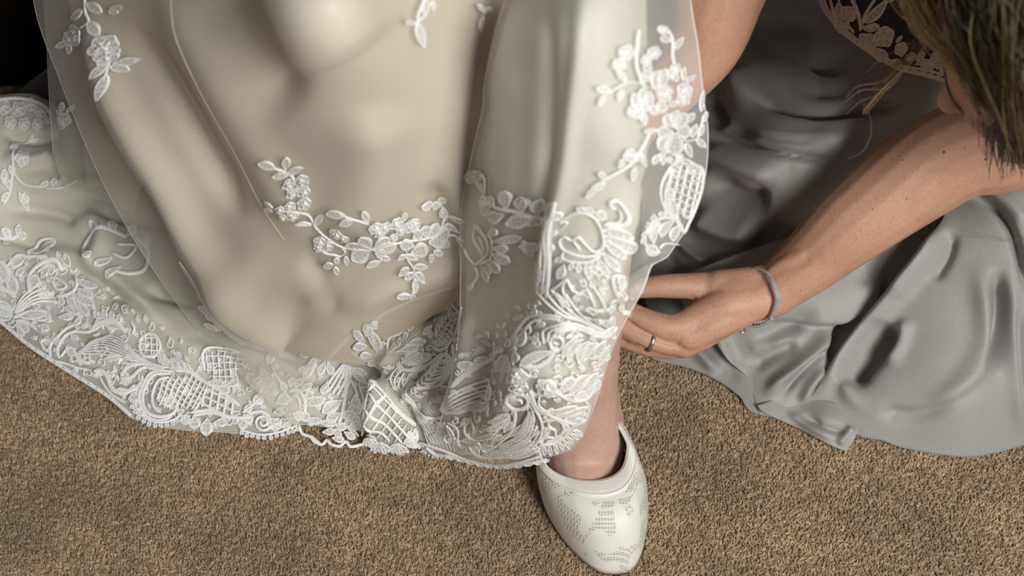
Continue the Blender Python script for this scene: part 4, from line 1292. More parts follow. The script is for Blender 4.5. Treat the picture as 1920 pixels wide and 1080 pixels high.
lace('lace_fan', S_train, .003, FT, "p17 880,320 1015,440|p15 890,320 1030,380|c6 880,400 940,520 940,600|p20 930,545 935,665|c7 850,300 850,500 820,700 790,790|p24 820,590 655,700|p22 800,700 690,770|p24 800,710 935,730|r17 910,785|p18 760,800 860,830|p16 700,440 670,560|c5 960,470 1000,600 960,720|p18 880,640 980,700", net, extra=pl)
lace('lace_feather', S_train, .003, FT, "c7 380,525 460,520 510,590 505,700|p17 400,500 415,405|p17 440,500 490,410|p17 480,530 580,460|p17 505,580 605,545|p18 515,640 695,590|p16 350,540 330,450|p20 590,220 500,420|p15 460,210 545,205|p15 610,220 545,330|p16 680,265 620,385|p16 700,275 735,385|p18 200,300 230,190|c5 230,300 300,430 370,520|p18 450,340 540,330|c5 400,560 450,570 470,640", net)
lace('lace_scroll', S_train, .003, F2, "c8 395,195 380,150 430,90 500,85 560,110|c8 600,110 655,170 640,250 580,270 520,265|p18 440,100 410,50|p18 500,90 500,40|p18 560,105 600,60|p18 620,140 670,120|p16 430,190 400,220|p16 500,200 440,250|c6 520,140 600,150 560,200 500,180|p16 540,240 480,300", net)
lace('leaf_spray', S_train, .003, (0, 170, 3.27), "l16 10,850 70,890|l14 120,825 105,890|l14 165,885 105,895|l14 30,840 50,910|c6 -20,900 60,900 110,890|l16 60,940 20,900|p20:.1 180,1000 340,930|c6 170,1000 240,930 330,915 340,960 280,1000|p16 260,960 330,1000", net)
lace('leaf_spray', S_train, .003, (0, 170, 3.27), "c6 90,340 80,480 60,620 20,700|p18 200,265 185,330|p14 120,300 70,370|r15 145,425|c5 80,500 150,570 280,590|l14 90,520 60,460|l14 30,530 70,610|l14 30,480 20,570|l14 50,620 10,680|l14 120,620 170,740|p18 150,620 160,700|p14 260,590 320,560|p14 340,590 350,540|p14 400,580 390,530|c4 300,600 400,600 480,570|c4 60,360 160,300 240,280", net)
L = Lace(S_train, .003)
for x, y, r_ in ((8, 205, 14), (35, 208, 15), (58, 200, 13), (76, 212, 13), (20, 232, 12), (45, 235, 12), (70, 236, 11), (-15, 215, 14), (88, 228, 9)):
    L.rose((x, y), r_, 5, random.random())
L.cord([(-40, 196), (0, 190), (40, 188), (80, 200), (96, 220)], 6, .0014)
L.build('lace_ruffle', net)
L = Lace(S_train, .003)
edge_t = [(0, 604), (60, 654), (140, 706), (200, 744), (250, 786)]
L.cord(edge_t, 4, .0012); L.scallop([(x, y - 6) for x, y in edge_t], 18, 3, 3.5, 1)
L.build('scalloped_hem', net)


def inside(poly, x, y):
    c = False
    n = len(poly)
    for i in range(n):
        (x1, y1), (x2, y2) = poly[i], poly[(i + 1) % n]
        if (y1 > y) != (y2 > y) and x < (x2 - x1) * (y - y1) / (y2 - y1) + x1:
            c = not c
    return c


def filigree(surf, off, poly, dist, parent, size=9, n=4000):
    """small stitched leaves, dots and curls closing the gaps between the large motifs"""
    L = Lace(surf, off)
    xs, ys = [p[0] for p in poly], [p[1] for p in poly]
    pts = []
    for _ in range(n):
        x, y = random.uniform(min(xs), max(xs)), random.uniform(min(ys), max(ys))
        if not inside(poly, x, y) or any((x - a) ** 2 + (y - b) ** 2 < dist * dist for a, b in pts):
            continue
        pts.append((x, y))
        a = random.uniform(0, 6.28); s = size * random.uniform(.8, 1.3)
        k = random.random()
        u = lambda t, r: (x + r * math.cos(t), y + r * math.sin(t))
        if k < .45:
            for d in (-.7, 0, .7):
                L.petal((x, y), u(a + d, s), s * .5, .05)
        elif k < .75:
            L.cord([u(a, s), u(a + 1.2, s * .9), u(a + 2.6, s * .8), u(a + 4.0, s * .6), u(a + 5.2, s * .3)], 2.6, .0006)
            L.petal((x, y), u(a + .4, s * .8), s * .5)
        else:
            for d in (0, .25, .5, .75):
                L.cord([u(a + d - .4, s * .3), u(a + d, s), u(a + d + .5, s * 1.7)], 1.9, .0005)
    o = L.build('filigree', parent)
    o['kind'] = 'stuff'


filigree(S_train, .0022, [(0, 480), (120, 480), (220, 560), (330, 640), (460, 690), (600, 680), (700, 700), (690, 795), (560, 786), (420, 800), (300, 785), (200, 728), (60, 640), (0, 590)], 14, net, 9)
filigree(S_pan, .0040, [(870, 660), (1000, 560), (1130, 500), (1170, 560), (1120, 690), (1070, 810), (1000, 845), (900, 850), (830, 820)], 15, panel, 9)
filigree(S_bun, .0018, [(720, 700), (780, 640), (865, 560), (865, 700), (850, 830), (800, 835)], 13, bun, 9)

# ================================================================== the bridesmaid
maid = tag(empty('person', (.42, 1.05, 0)),
           'kneeling woman in slate grey satin skirt and beige lace top, reaching towards the hem', 'person')

ARM = [(2150, 60, 1.10, .046), (1985, 205, 1.135, .043), (1890, 262, 1.155, .043), (1800, 283, 1.165, .0405), (1705, 338, 1.18, .0395), (1600, 418, 1.193, .0345), (1530, 480, 1.202, .0285), (1475, 525, 1.207, .0240), (1438, 553, 1.21, .0208)]
bl = Blob()
bl.tube([D3(a[0], a[1], a[2]) for a in ARM], [a[3] for a in ARM])
bl.tube([D3(2150, 60, 1.10), D3(2260, -120, 1.05), D3(2300, -300, 1.02)], [.046, .052, .06])
# wrist and back of the hand
bl.tube([D3(1470, 530, 1.207), D3(1438, 554, 1.208), D3(1400, 560, 1.206)], [.0230, .0210, .0190])
bl.tube([D3(1445, 530, 1.212), D3(1395, 535, 1.208), D3(1345, 537, 1.206)], [.0165, .0158, .0145])
bl.tube([D3(1425, 560, 1.204), D3(1365, 572, 1.197), D3(1298, 598, 1.196)], [.0170, .0165, .0115])
bl.tube([D3(1422, 566, 1.206), D3(1355, 598, 1.198), D3(1292, 630, 1.197)], [.0145, .0150, .0115])
bl.tube([D3(1415, 564, 1.214), D3(1345, 610, 1.208), D3(1284, 648, 1.205)], [.015, .0135, .0110])
bl.tube([D3(1410, 565, 1.222), D3(1345, 606, 1.220), D3(1280, 652, 1.216)], [.012, .012, .0085])
bl.tube([D3(1410, 550, 1.208), D3(1365, 556, 1.203), D3(1325, 566, 1.205)], [.0185, .0175, .0115])
bl.tube([D3(1345, 560, 1.206), D3(1312, 582, 1.205)], [.014, .009])
# thumb
bl.tube([D3(1345, 537, 1.210), D3(1300, 536, 1.206), D3(1262, 536, 1.203), D3(1228, 537, 1.203), D3(1203, 541, 1.204), D3(1190, 545, 1.205)],
        [.0140, .0115, .0108, .0098, .0088, .0070])
# index
bl.tube([D3(1300, 604, 1.197), D3(1255, 614, 1.195), D3(1205, 599, 1.196), D3(1180, 586, 1.199)], [.0125, .0116, .0105, .0098])
bl.tube([D3(1180, 583, 1.200), D3(1166, 573, 1.212), D3(1160, 560, 1.232), D3(1162, 552, 1.245)], [.0088, .0082, .0075, .0065])
# middle
bl.tube([D3(1290, 628, 1.200), D3(1240, 626, 1.206), D3(1182, 606, 1.211)], [.0105, .0088, .0080])
bl.tube([D3(1182, 606, 1.211), D3(1163, 596, 1.222), D3(1158, 580, 1.240)], [.0080, .0075, .0066])
# ring finger
bl.tube([D3(1284, 646, 1.204), D3(1240, 645, 1.200), D3(1200, 631, 1.199), D3(1167, 614, 1.201)], [.0100, .0086, .0082, .0085])
bl.tube([D3(1167, 614, 1.201), D3(1153, 605, 1.212), D3(1148, 592, 1.232)], [.0085, .0078, .0068])
# little finger
bl.tube([D3(1280, 654, 1.212), D3(1240, 657, 1.210), D3(1200, 650, 1.208), D3(1165, 637, 1.210)], [.0085, .0074, .0068, .0070])
bl.tube([D3(1165, 637, 1.210), D3(1150, 627, 1.220), D3(1144, 612, 1.238)], [.0070, .0064, .0055])
# other forearm, its hand tucked behind the lifted hem
bl.tube([D3(1480, -330, 1.04), D3(1400, -150, 1.04), D3(1350, -20, 1.04), D3(1316, 80, 1.055), D3(1250, 165, 1.075), D3(1180, 235, 1.095)],
        [.046, .040, .0345, .030, .0245, .021])
bl.tube([D3(1180, 235, 1.095), D3(1150, 295, 1.10), D3(1140, 345, 1.105)], [.022, .026, .022], flat=.6)
for k, (a, b_, c) in enumerate([((1185, 360), (1170, 405), (1135, 420)), ((1170, 365), (1150, 410), (1115, 420)), ((1155, 365), (1132, 405), (1100, 410)), ((1142, 360), (1118, 393), (1092, 395))]):
    bl.tube([D3(*a, 1.10), D3(*b_, 1.095), D3(*c, 1.085)], [.009, .0082, .007])
bl.tube([D3(1170, 315, 1.09), D3(1130, 340, 1.08), D3(1105, 360, 1.075)], [.012, .0095, .008])
bl.tube([D3(1480, -330, 1.04), D3(1650, -480, 1.12), D3(1800, -560, 1.15)], [.046, .052, .06])
# torso, neck and head
bl.tube([D3(1820, -20, 1.36), D3(1880, -200, 1.27), D3(1980, -400, 1.16), D3(2040, -560, 1.08)], [.105, .115, .135, .12], flat=.75)
bl.tube([D3(1800, -560, 1.15), D3(2040, -500, 1.08), D3(2300, -300, 1.02)], [.06, .09, .06])
bl.tube([D3(2040, -420, 1.05), D3(2040, -250, .98), D3(2020, -120, .93)], [.06, .052, .05])
bl.ball(D3(1985, 20, .905), (.074, .080, .088))
bl.tube([D3(1855, 10, .935), D3(1862, 90, .945), D3(1885, 180, .955)], [.030, .034, .030])
bl.tube([D3(1890, 200, .96), D3(1872, 222, .965)], [.022, .016])
bl.tube([D3(1850, 70, .945), D3(1808, 150, .955), D3(1783, 188, .960)], [.014, .0095, .0085])
bl.ball(D3(1783, 187, .960), .0095)
bl.ball(D3(1803, 192, .962), .0075)
bl.tube([D3(1830, 210, .965), D3(1850, 205, .960)], [.0075, .011])
bl.tube([D3(1815, 20, .93), D3(1822, 60, .935)], [.014, .012])


def maid_post(co, no):
    d = lambda px, py, D: D3(px, py, D)
    C = []
    for px, y0, y1 in ((1258, 525, 547), (1252, 526, 545), (1264, 527, 546), (1268, 530, 542)):
        C.append(((px, y0, 1.198), (px + 2, y1, 1.195), .0012, .0007))
    for k in range(5):
        C.append(((1192 + k * 4, 580 - k, 1.19), (1184 + k * 4, 596 + k, 1.19), .0011, .0006))
        C.append(((1176 + k * 4, 606 - k, 1.19), (1168 + k * 4, 622 + k, 1.19), .0011, .0006))
    C += [((1300, 558, 1.20), (1322, 572, 1.20), .0018, .003), ((1296, 575, 1.20), (1316, 585, 1.195), .0018, .0028), ((1318, 560, 1.20), (1322, 588, 1.195), .0018, .002),
          ((1282, 590, 1.19), (1290, 602, 1.187), .0014, .0012), ((1250, 588, 1.19), (1256, 600, 1.187), .0012, .0009),
          ((1440, 500, 1.19), (1500, 478, 1.18), .005, -.002), ((1445, 515, 1.185), (1510, 488, 1.178), .0045, .0015),
          ((1345, 660, 1.2), (1280, 640, 1.19), .006, -.0012)]
    C += [((1165, 594, 1.19), (1200, 620, 1.19), .0016, .0028), ((1200, 620, 1.19), (1245, 642, 1.19), .0016, .0028), ((1245, 642, 1.19), (1286, 652, 1.195), .0018, .0020),
          ((1152, 624, 1.195), (1182, 645, 1.195), .0014, .0024), ((1182, 645, 1.195), (1240, 662, 1.2), .0014, .0022), ((1180, 596, 1.185), (1176, 578, 1.19), .004, -.0010), ((1160, 622, 1.19), (1158, 606, 1.195), .004, -.0010)]
    for a, b_, w_, dp in C:
        co = crease(co, no, d(*a), d(*b_), w_, dp)
    return co


mb = bl.build('body', M_SKIN, maid, .0019, 5, maid_post)


def mark(name, px, py, r, mat, parent=maid, sx=1.0, D0=1.2, h=.0004, rot=0.0, label=None):
    """a small raised patch pressed on the skin, found by casting towards it"""
    dg = bpy.context.evaluated_depsgraph_get()
    d = raydir(px, py); d = d / np.linalg.norm(d)
    hit, loc, nor, _ = mb.ray_cast(mb.matrix_world.inverted() @ Vector(O), Vector(d))
    if not hit:
        return
    loc = mb.matrix_world @ loc
    nor = np.array(nor); u = np.cross(nor, [0, 0, 1.0]); u /= np.linalg.norm(u); v = np.cross(nor, u)
    u, v = u * math.cos(rot) + v * math.sin(rot), -u * math.sin(rot) + v * math.cos(rot)
    V = [np.array(loc) + nor * h]; n = 12
    for rr, hh in ((.6, h * .8), (1.0, -.0003)):
        for k in range(n):
            a = 2 * math.pi * k / n
            V.append(np.array(loc) + nor * hh + rr * r * (sx * math.cos(a) * u + math.sin(a) * v))
    F = [(0, 1 + k, 1 + (k + 1) % n) for k in range(n)] + [(1 + k, 1 + n + k, 1 + n + (k + 1) % n, 1 + (k + 1) % n) for k in range(n)]
    o = mesh_obj(name, V, F, mat, parent)
    if label: o['label'] = label
    return o


bpy.context.view_layer.update()
for px, py, r in ((1770, 285, .0013), (1848, 299, .0012), (1808, 277, .0007), (1693, 300, .0008), (1700, 373, .0007), (1636, 392, .0006), (1722, 412, .0006), (1393, 546, .0005), (1501, 545, .0007)):
    mark('mole', px, py, r, M_MOLE)
mark('fingernail', 1197, 543, .0042, M_NAIL, sx=1.3, h=.0007, rot=.3)

# --- skirt
S_lap = Surf([(1300, 0, 'z', .07), (1220, 200, 'z', .08), (1250, 0, 'z', .12), (1500, 40, 'z', .178), (1500, 130, 'z', .185), (1660, 150, 'z', .175), (1400, 150, 'z', .165), (1400, 50, 'z', .145), (1330, 300, 'z', .12), (1450, 250, 'z', .185), (1600, 250, 'z', .185),
              (1500, 370, 'z', .145), (1400, 450, 'z', .085), (1300, 450, 'z', .05), (1260, 560, 'z', .03), (1350, 600, 'z', .03), (1350, 665, 'z', .020), (1240, 676, 'z', .007), (1340, 712, 'z', .007),
              (1420, 775, 'z', .006), (1700, 400, 'z', .07), (1730, 270, 'z', .12), (1900, 300, 'z', .13), (1900, 0, 'z', .10), (1600, 700, 'z', .01), (1900, 700, 'z', .01), (1500, -250, 'z', .05), (1900, -250, 'z', .05), (1250, -250, 'z', .04),
              (1560, 500, 'z', .06), (2100, 300, 'z', .15), (2100, 700, 'z', .01)],
             [([(1340, 95), (1430, 80), (1520, 100), (1640, 125)], 26, -0.0160),
              ([(1350, 60), (1470, 60), (1560, 75)], 22, 0.0101),
              ([(1330, 150), (1420, 125), (1500, 112), (1600, 112)], 12, -0.0232),
              ([(1360, 185), (1440, 160), (1540, 150)], 22, 0.0261),
              ([(1390, 178), (1460, 195), (1560, 212), (1640, 205), (1700, 190)], 9, -0.0261),
              ([(1450, 165), (1540, 168), (1640, 165)], 14, -0.0087),
              ([(1330, 175), (1345, 215), (1355, 240)], 12, -0.0174),
              ([(1355, 235), (1385, 242), (1450, 262), (1560, 270)], 7, -0.0087),
              ([(1315, 255), (1370, 262), (1460, 285), (1570, 305)], 7, -0.0203),
              ([(1380, 250), (1480, 268), (1600, 260)], 16, 0.0087),
              ([(1320, 285), (1400, 310), (1480, 330)], 20, 0.0203),
              ([(1320, 330), (1380, 370), (1450, 380)], 22, -0.0174),
              ([(1300, 400), (1370, 430), (1430, 430)], 22, 0.0174),
              ([(1260, 440), (1300, 480), (1340, 500)], 10, 0.0130),
              ([(1240, 470), (1280, 510), (1330, 540)], 10, -0.0116),
              ([(1480, 400), (1440, 450), (1400, 500)], 24, -.006),
              ([(1250, 640), (1300, 655), (1330, 680), (1350, 700)], 12, 0.0116),
              ([(1290, 630), (1340, 660), (1390, 720)], 12, -.004),
              ([(1530, 300), (1600, 230), (1700, 170)], 34, 0.0058)])
G = coons([(1180, -240), (1500, -260), (2050, -250)], [(1222, 672), (1240, 678), (1290, 690), (1345, 714), (1385, 742), (1420, 776), (1560, 790), (1800, 800), (2060, 800)],
          [(1180, -240), (1200, 200), (1205, 480), (1222, 672)], [(2050, -250), (2060, 300), (2060, 800)], 170, 190)
skirt = sheet('skirt', S_lap, G, M_SLATE, maid, thick=.0012)
skirt['label'] = 'slate grey satin skirt stretched over the lap'
S_mid2 = Surf([(1290, 560, 'z', .055), (1360, 520, 'z', .075), (1450, 480, 'z', .10), (1560, 440, 'z', .105), (1660, 400, 'z', .12), (1290, 640, 'z', .03), (1385, 700, 'z', .012), (1422, 774, 'z', .007), (1500, 768, 'z', .008),
               (1450, 620, 'z', .055), (1540, 560, 'z', .08), (1640, 560, 'z', .075), (1620, 650, 'z', .04), (1560, 700, 'z', .03), (1720, 440, 'z', .11), (1700, 560, 'z', .06)],
              [([(1415, 596), (1470, 606), (1530, 612), (1600, 612), (1632, 600), (1655, 560), (1658, 480)], 26, -.016, 's'),
               ([(1400, 690), (1445, 668), (1500, 645)], 13, -.008),
               ([(1410, 655), (1460, 622), (1540, 590)], 20, -.009),
               ([(1400, 650), (1470, 640), (1540, 615)], 14, .006),
               ([(1430, 750), (1480, 700), (1540, 650), (1575, 620)], 13, .014),
               ([(1460, 745), (1510, 690), (1560, 650)], 8, -.010),
               ([(1500, 762), (1520, 720), (1550, 685)], 9, .010),
               ([(1560, 690), (1590, 640), (1630, 600)], 13, -.022),
               ([(1340, 600), (1360, 660), (1400, 720)], 16, .008),
               ([(1610, 540), (1640, 500), (1650, 450)], 14, -.006)])
G = coons([(1270, 520), (1400, 470), (1560, 420), (1760, 370)], [(1424, 777), (1450, 774), (1478, 766), (1504, 764), (1540, 770)],
          [(1270, 520), (1285, 580), (1335, 632), (1362, 668), (1392, 694), (1408, 730), (1424, 777)], [(1760, 370), (1740, 480), (1660, 620), (1540, 770)], 110, 110)
gm = sheet('skirt_fold', S_mid2, G, M_SLATE, maid, thick=.0012)
gm['label'] = 'grey satin fold fanned out beneath the wrist'
S_flap = Surf([(1440, 770, 'z', .012), (1590, 846, 'z', .006), (1500, 800, 'z', .006), (1610, 812, 'z', .018), (1540, 790, 'z', .02), (1500, 740, 'z', .012), (1620, 780, 'z', .016)],
              [([(1500, 778), (1550, 800), (1600, 815)], 9, -.007), ([(1570, 835), (1585, 815), (1600, 800)], 8, .006), ([(1470, 772), (1520, 800), (1570, 825)], 8, .005)])
G = coons([(1420, 760), (1500, 740), (1620, 770)], [(1442, 778), (1490, 800), (1540, 826), (1566, 839), (1588, 847)],
          [(1420, 760), (1428, 770), (1442, 778)], [(1620, 770), (1606, 815), (1588, 847)], 30, 60)
sheet('skirt_corner', S_flap, G, M_SLATE, maid, thick=.001)
S_big = Surf([(1505, 762, 'z', .010), (1560, 790, 'z', .010), (1610, 818, 'z', .008), (1700, 842, 'z', .006), (1800, 856, 'z', .006), (1860, 850, 'z', .006), (1920, 834, 'z', .006), (2100, 780, 'z', .006),
              (1700, 600, 'z', .085), (1800, 600, 'z', .10), (1850, 420, 'z', .155), (1920, 330, 'z', .185), (1780, 430, 'z', .14), (1620, 640, 'z', .055), (1660, 720, 'z', .05), (1800, 750, 'z', .06),
              (1900, 700, 'z', .065), (2050, 350, 'z', .19), (2100, 600, 'z', .10), (1700, 480, 'z', .115), (1560, 710, 'z', .03), (1700, 790, 'z', .03), (1850, 800, 'z', .03), (1800, 340, 'z', .15)],
             [([(1790, 395), (1730, 490), (1660, 575), (1600, 645), (1562, 705), (1515, 755)], 17, .014),
              ([(1668, 600), (1650, 640), (1610, 690), (1590, 730)], 20, -.030),
              ([(1700, 590), (1690, 640), (1660, 690)], 14, .007),
              ([(1868, 500), (1874, 580), (1868, 650), (1850, 710)], 15, -.020),
              ([(1835, 480), (1850, 580), (1846, 650), (1800, 730), (1730, 770)], 22, .010),
              ([(1860, 700), (1800, 745), (1720, 780), (1640, 765), (1590, 735)], 14, -.006),
              ([(1585, 700), (1600, 745), (1680, 778)], 16, .007),
              ([(1890, 480), (1898, 620), (1905, 740), (1925, 830)], 16, .008),
              ([(1908, 560), (1915, 700), (1930, 800)], 9, -.008),
              ([(1815, 362), (1860, 385), (1895, 430), (1915, 490), (1930, 560)], 8, -.018),
              ([(1835, 355), (1890, 380), (1930, 430)], 14, .008),
              ([(1760, 430), (1745, 480), (1700, 530), (1690, 570)], 16, .006),
              ([(1785, 430), (1775, 480), (1745, 530)], 12, -.008)])
G = coons([(1760, 330), (1860, 300), (2120, 290)], [(1504, 766), (1560, 792), (1612, 818), (1652, 826), (1700, 842), (1800, 857), (1860, 851), (1925, 834), (2120, 780)],
          [(1760, 330), (1772, 400), (1715, 490), (1640, 580), (1585, 650), (1545, 710), (1504, 766)], [(2120, 290), (2130, 540), (2120, 780)], 150, 170)
gb = sheet('skirt_hem', S_big, G, M_SLATE, maid, thick=.0012)
gb['label'] = 'wide sweep of pale grey satin lying on the carpet'

# --- lace top
S_top = Surf([(1540, 0, 'z', .30), (1600, 60, 'z', .285), (1700, 120, 'z', .27), (1800, 160, 'z', .27), (1700, 0, 'z', .345), (1850, 50, 'z', .34), (1600, -100, 'z', .37), (1950, 180, 'z', .26), (1950, -100, 'z', .40), (1520, -100, 'z', .33), (1700, -260, 'z', .45)],
             [([(1560, -60), (1640, 40), (1760, 110)], 50, .010), ([(1620, -80), (1720, 30), (1800, 60)], 22, -.005)])
edge = [(1500, -120), (1528, -40), (1553, 12), (1582, 48), (1622, 78), (1660, 102), (1700, 124), (1745, 142), (1800, 156), (1880, 165), (2000, 160)]
G = coons([(1500, -120), (1600, -250), (2000, -260)], edge[0:0] + [(1500, -120), (1560, 20), (1700, 122), (1880, 165), (2000, 160)],
          [(1500, -120), (1500, -119), (1500, -118)], [(2000, -260), (2005, 0), (2000, 160)], 60, 80)
E = catmull(edge, 90)
T_ = catmull([(1540, -250), (1760, -300), (2000, -260)], 90)
t = np.linspace(0, 1, 60)[:, None, None]
G = T_[None] * (1 - t) + E[None] * t
topg = sheet('lace_top', S_top, G, M_DARKLINING, maid, thick=.002)
topg['label'] = 'beige lace over a dark plum lining, scalloped at its edge'
L = Lace(S_top, .001)
L.cord(edge, 8, .0014); L.cord([(x + 5, y - 9) for x, y in edge], 5, .0012)
L.scallop(edge[1:9], 15, 4, 5, -1)
L.build('scalloped_edge', topg, M_LACE_B)
L = Lace(S_top, .001)
for c, r_, rot in (((1637, 62), 20, .2), ((1668, 52), 19, .9), ((1658, 90), 18, .5), ((1700, 74), 13, .1), ((1716, 92), 10, .7), ((1760, 110), 17, .4), ((1742, 122), 12, .8), ((1590, 30), 17, .5), ((1604, 10), 15, .1), ((1775, 128), 12, .3), ((1700, 6), 14, .5), ((1748, 14), 15, .2), ((1690, 104), 12, 0)):
    L.rose(c, r_, 5, rot)
L.build('flower', topg, M_LACE_B)
L = Lace(S_top, .001)
for pts in ([(1575, 30), (1572, 0), (1555, -40)], [(1626, 40), (1622, 10), (1600, -40)], [(1570, 28), (1600, 36), (1612, 48)], [(1575, 40), (1595, 56), (1612, 66)], [(1630, 34), (1650, 30), (1660, 38)], [(1630, 28), (1636, 8), (1660, -30)], [(1548, 8), (1545, -20), (1535, -60)], [(1590, -10), (1585, -40), (1580, -80)]):
    L.cord(pts, 6, .0013)
for a_, b_, w_ in (((1627, 30), (1655, 38), 10), ((1632, 24), (1665, -4), 20), ((1660, -2), (1690, -22), 20), ((1612, 24), (1606, 2), 16), ((1580, 20), (1590, -10), 16), ((1570, 36), (1590, 56), 12), ((1555, 14), (1550, -12), 12), ((1600, 66), (1580, 46), 10),
                   ((1632, 76), (1618, 66), 10), ((1676, 100), (1700, 110), 12), ((1725, 104), (1738, 88), 12), ((1690, 60), (1700, 52), 8)):
    L.petal(a_, b_, w_, .08)
L.lattice([(1720, 112), (1755, 130), (1800, 150), (1800, 140), (1760, 120), (1728, 100)], 6, 30, 3)
L.build('leaf', topg, M_LACE_B)


# --- hair
def hair_part(name, fams, parent, label=None):
    Vs, Fs, Cs, nn = [], [], [], 0
    for path, n, spread, rad, c1, c2, tipspread in fams:
        P = np.array([[*D3(*p)] for p in path])
        for k in range(n):
            j0 = rng.normal(0, spread, 3); j1 = rng.normal(0, spread * tipspread, 3); jm = rng.normal(0, spread * .25, (len(P), 3))
            f = np.linspace(0, 1, len(P))[:, None]
            X = catmull3(P + j0 * (1 - f) + j1 * f + jm, max(9, len(P) * 5))
            r_ = rad * rng.uniform(.7, 1.3) * np.clip(np.linspace(1.2, .5, len(X)), .2, 1)
            v, fc = tube_mesh(X, r_, 3)
            Vs.append(v); Fs.append(fc + nn); nn += len(v)
            t_ = rng.random() ** 1.4
            c = np.array(c1) * (1 - t_) + np.array(c2) * t_
            Cs.append(np.tile(np.r_[c, 1], (len(v), 1)))
    o = mesh_obj(name, np.vstack(Vs), np.vstack(Fs), M_HAIR, parent)
    ca = o.data.color_attributes.new('tint', 'FLOAT_COLOR', 'POINT')
    ca.data.foreach_set('color', np.vstack(Cs).astype(np.float32).ravel())
    if label: o['label'] = label
    return o


def catmull3(P, n):
    X = P
    E = np.vstack([2 * X[0] - X[1], X, 2 * X[-1] - X[-2]])
    s = np.linspace(0, len(X) - 1, n); k = np.clip(s.astype(int), 0, len(X) - 2); t = (s - k)[:, None]
    p0, p1, p2, p3 = E[k], E[k + 1], E[k + 2], E[k + 3]
    return .5 * (2 * p1 + (p2 - p0) * t + (2 * p0 - 5 * p1 + 4 * p2 - p3) * t * t + (3 * p1 - p0 - 3 * p2 + p3) * t ** 3)


GOLD, GOLD2 = (.50, .32, .11), (.95, .74, .38)  # golds brightened to replace light that the bulk of the hair blocks
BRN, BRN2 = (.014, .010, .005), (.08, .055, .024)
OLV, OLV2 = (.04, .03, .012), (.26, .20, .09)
fam = []
for x0, y0, D0 in ((1870, -120, .815), (1905, -120, .80), (1960, -130, .79), (2020, -120, .79), (2080, -100, .80), (2150, -100, .815), (2210, -60, .84), (2240, 0, .88)):
    for sx in (0, 1):
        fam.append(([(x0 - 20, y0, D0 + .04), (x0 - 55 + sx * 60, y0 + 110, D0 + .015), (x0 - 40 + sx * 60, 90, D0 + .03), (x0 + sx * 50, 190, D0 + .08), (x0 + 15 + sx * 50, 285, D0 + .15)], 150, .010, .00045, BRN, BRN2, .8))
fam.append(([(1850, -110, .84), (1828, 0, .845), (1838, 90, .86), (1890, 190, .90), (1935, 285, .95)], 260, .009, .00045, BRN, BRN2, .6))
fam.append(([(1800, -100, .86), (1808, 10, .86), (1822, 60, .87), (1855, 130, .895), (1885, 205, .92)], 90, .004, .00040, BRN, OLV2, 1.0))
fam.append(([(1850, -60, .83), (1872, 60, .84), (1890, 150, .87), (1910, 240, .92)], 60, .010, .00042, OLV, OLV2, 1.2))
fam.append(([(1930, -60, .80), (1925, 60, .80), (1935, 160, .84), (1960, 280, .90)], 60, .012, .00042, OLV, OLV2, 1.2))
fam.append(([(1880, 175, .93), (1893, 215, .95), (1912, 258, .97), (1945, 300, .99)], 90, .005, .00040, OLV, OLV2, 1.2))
bm = bmesh.new(); bmesh.ops.create_icosphere(bm, subdivisions=5, radius=1)
fd = np.array([-.75, -.15, -.65]); fd /= np.linalg.norm(fd)
kill = [v for v in bm.verts if np.array(v.co[:]) @ fd > .25]
bmesh.ops.delete(bm, geom=kill, context='VERTS')
cA = np.array([v.co[:] for v in bm.verts]); cF = [tuple(v.index for v in f.verts) for f in bm.faces]; bm.free()
cc = cA * np.array([.080, .086, .094]) + D3(1985, 20, .905)
cc += cA * (.0012 * np.sin(cA[:, :1] * 60 + cA[:, 2:] * 25))
capm = mesh_obj('hair_crown', cc, cF, plain('deep_brown_hair', (.045, .03, .014), .5), maid)
md = capm.modifiers.new('thickness', 'SOLIDIFY'); md.thickness = .003
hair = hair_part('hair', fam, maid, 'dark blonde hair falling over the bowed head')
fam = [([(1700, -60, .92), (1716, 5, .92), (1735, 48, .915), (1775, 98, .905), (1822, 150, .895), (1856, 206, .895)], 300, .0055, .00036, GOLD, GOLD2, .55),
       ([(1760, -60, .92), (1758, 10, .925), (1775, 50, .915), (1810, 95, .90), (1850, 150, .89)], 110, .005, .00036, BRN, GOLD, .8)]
hair_part('hair_lock', fam, maid, 'golden strand of hair across the cheek, its light put into the colour')
fam = [([(1735, 20, .94), (1742, 55, .945), (1722, 95, .955), (1680, 125, .97), (1640, 165, .985)], 14, .004, .0002, (.10, .05, .02), GOLD, 1.4),
       ([(1735, 30, .94), (1738, 75, .945), (1712, 110, .955), (1660, 160, .97), (1618, 210, .985)], 3, .0015, .00022, GOLD, GOLD2, .8),
       ([(1730, 40, .94), (1700, 105, .95), (1650, 128, .96), (1618, 148, .97), (1612, 178, .97), (1632, 212, .97), (1636, 250, .97), (1620, 285, .97), (1592, 300, .97)], 2, .0012, .00026, (.06, .025, .012), (.08, .035, .015), .8),
       ([(1770, 120, .93), (1772, 150, .93), (1785, 185, .93), (1808, 215, .93)], 5, .0008, .0004, BRN, BRN2, 1.0),
       ([(1700, 80, .95), (1660, 150, .97), (1600, 170, .97), (1575, 190, .97)], 3, .003, .00014, GOLD, GOLD2, 2.0)]
hair_part('stray_hair', fam, maid, 'loose wisps hanging from the bowed head')
hair_part('stray_hair', [([(1990, 440, .99), (1900, 455, .99), (1850, 448, .99), (1805, 443, .99)], 4, .002, .00016, (.08, .035, .02), (.12, .06, .03), 1.5)], maid)

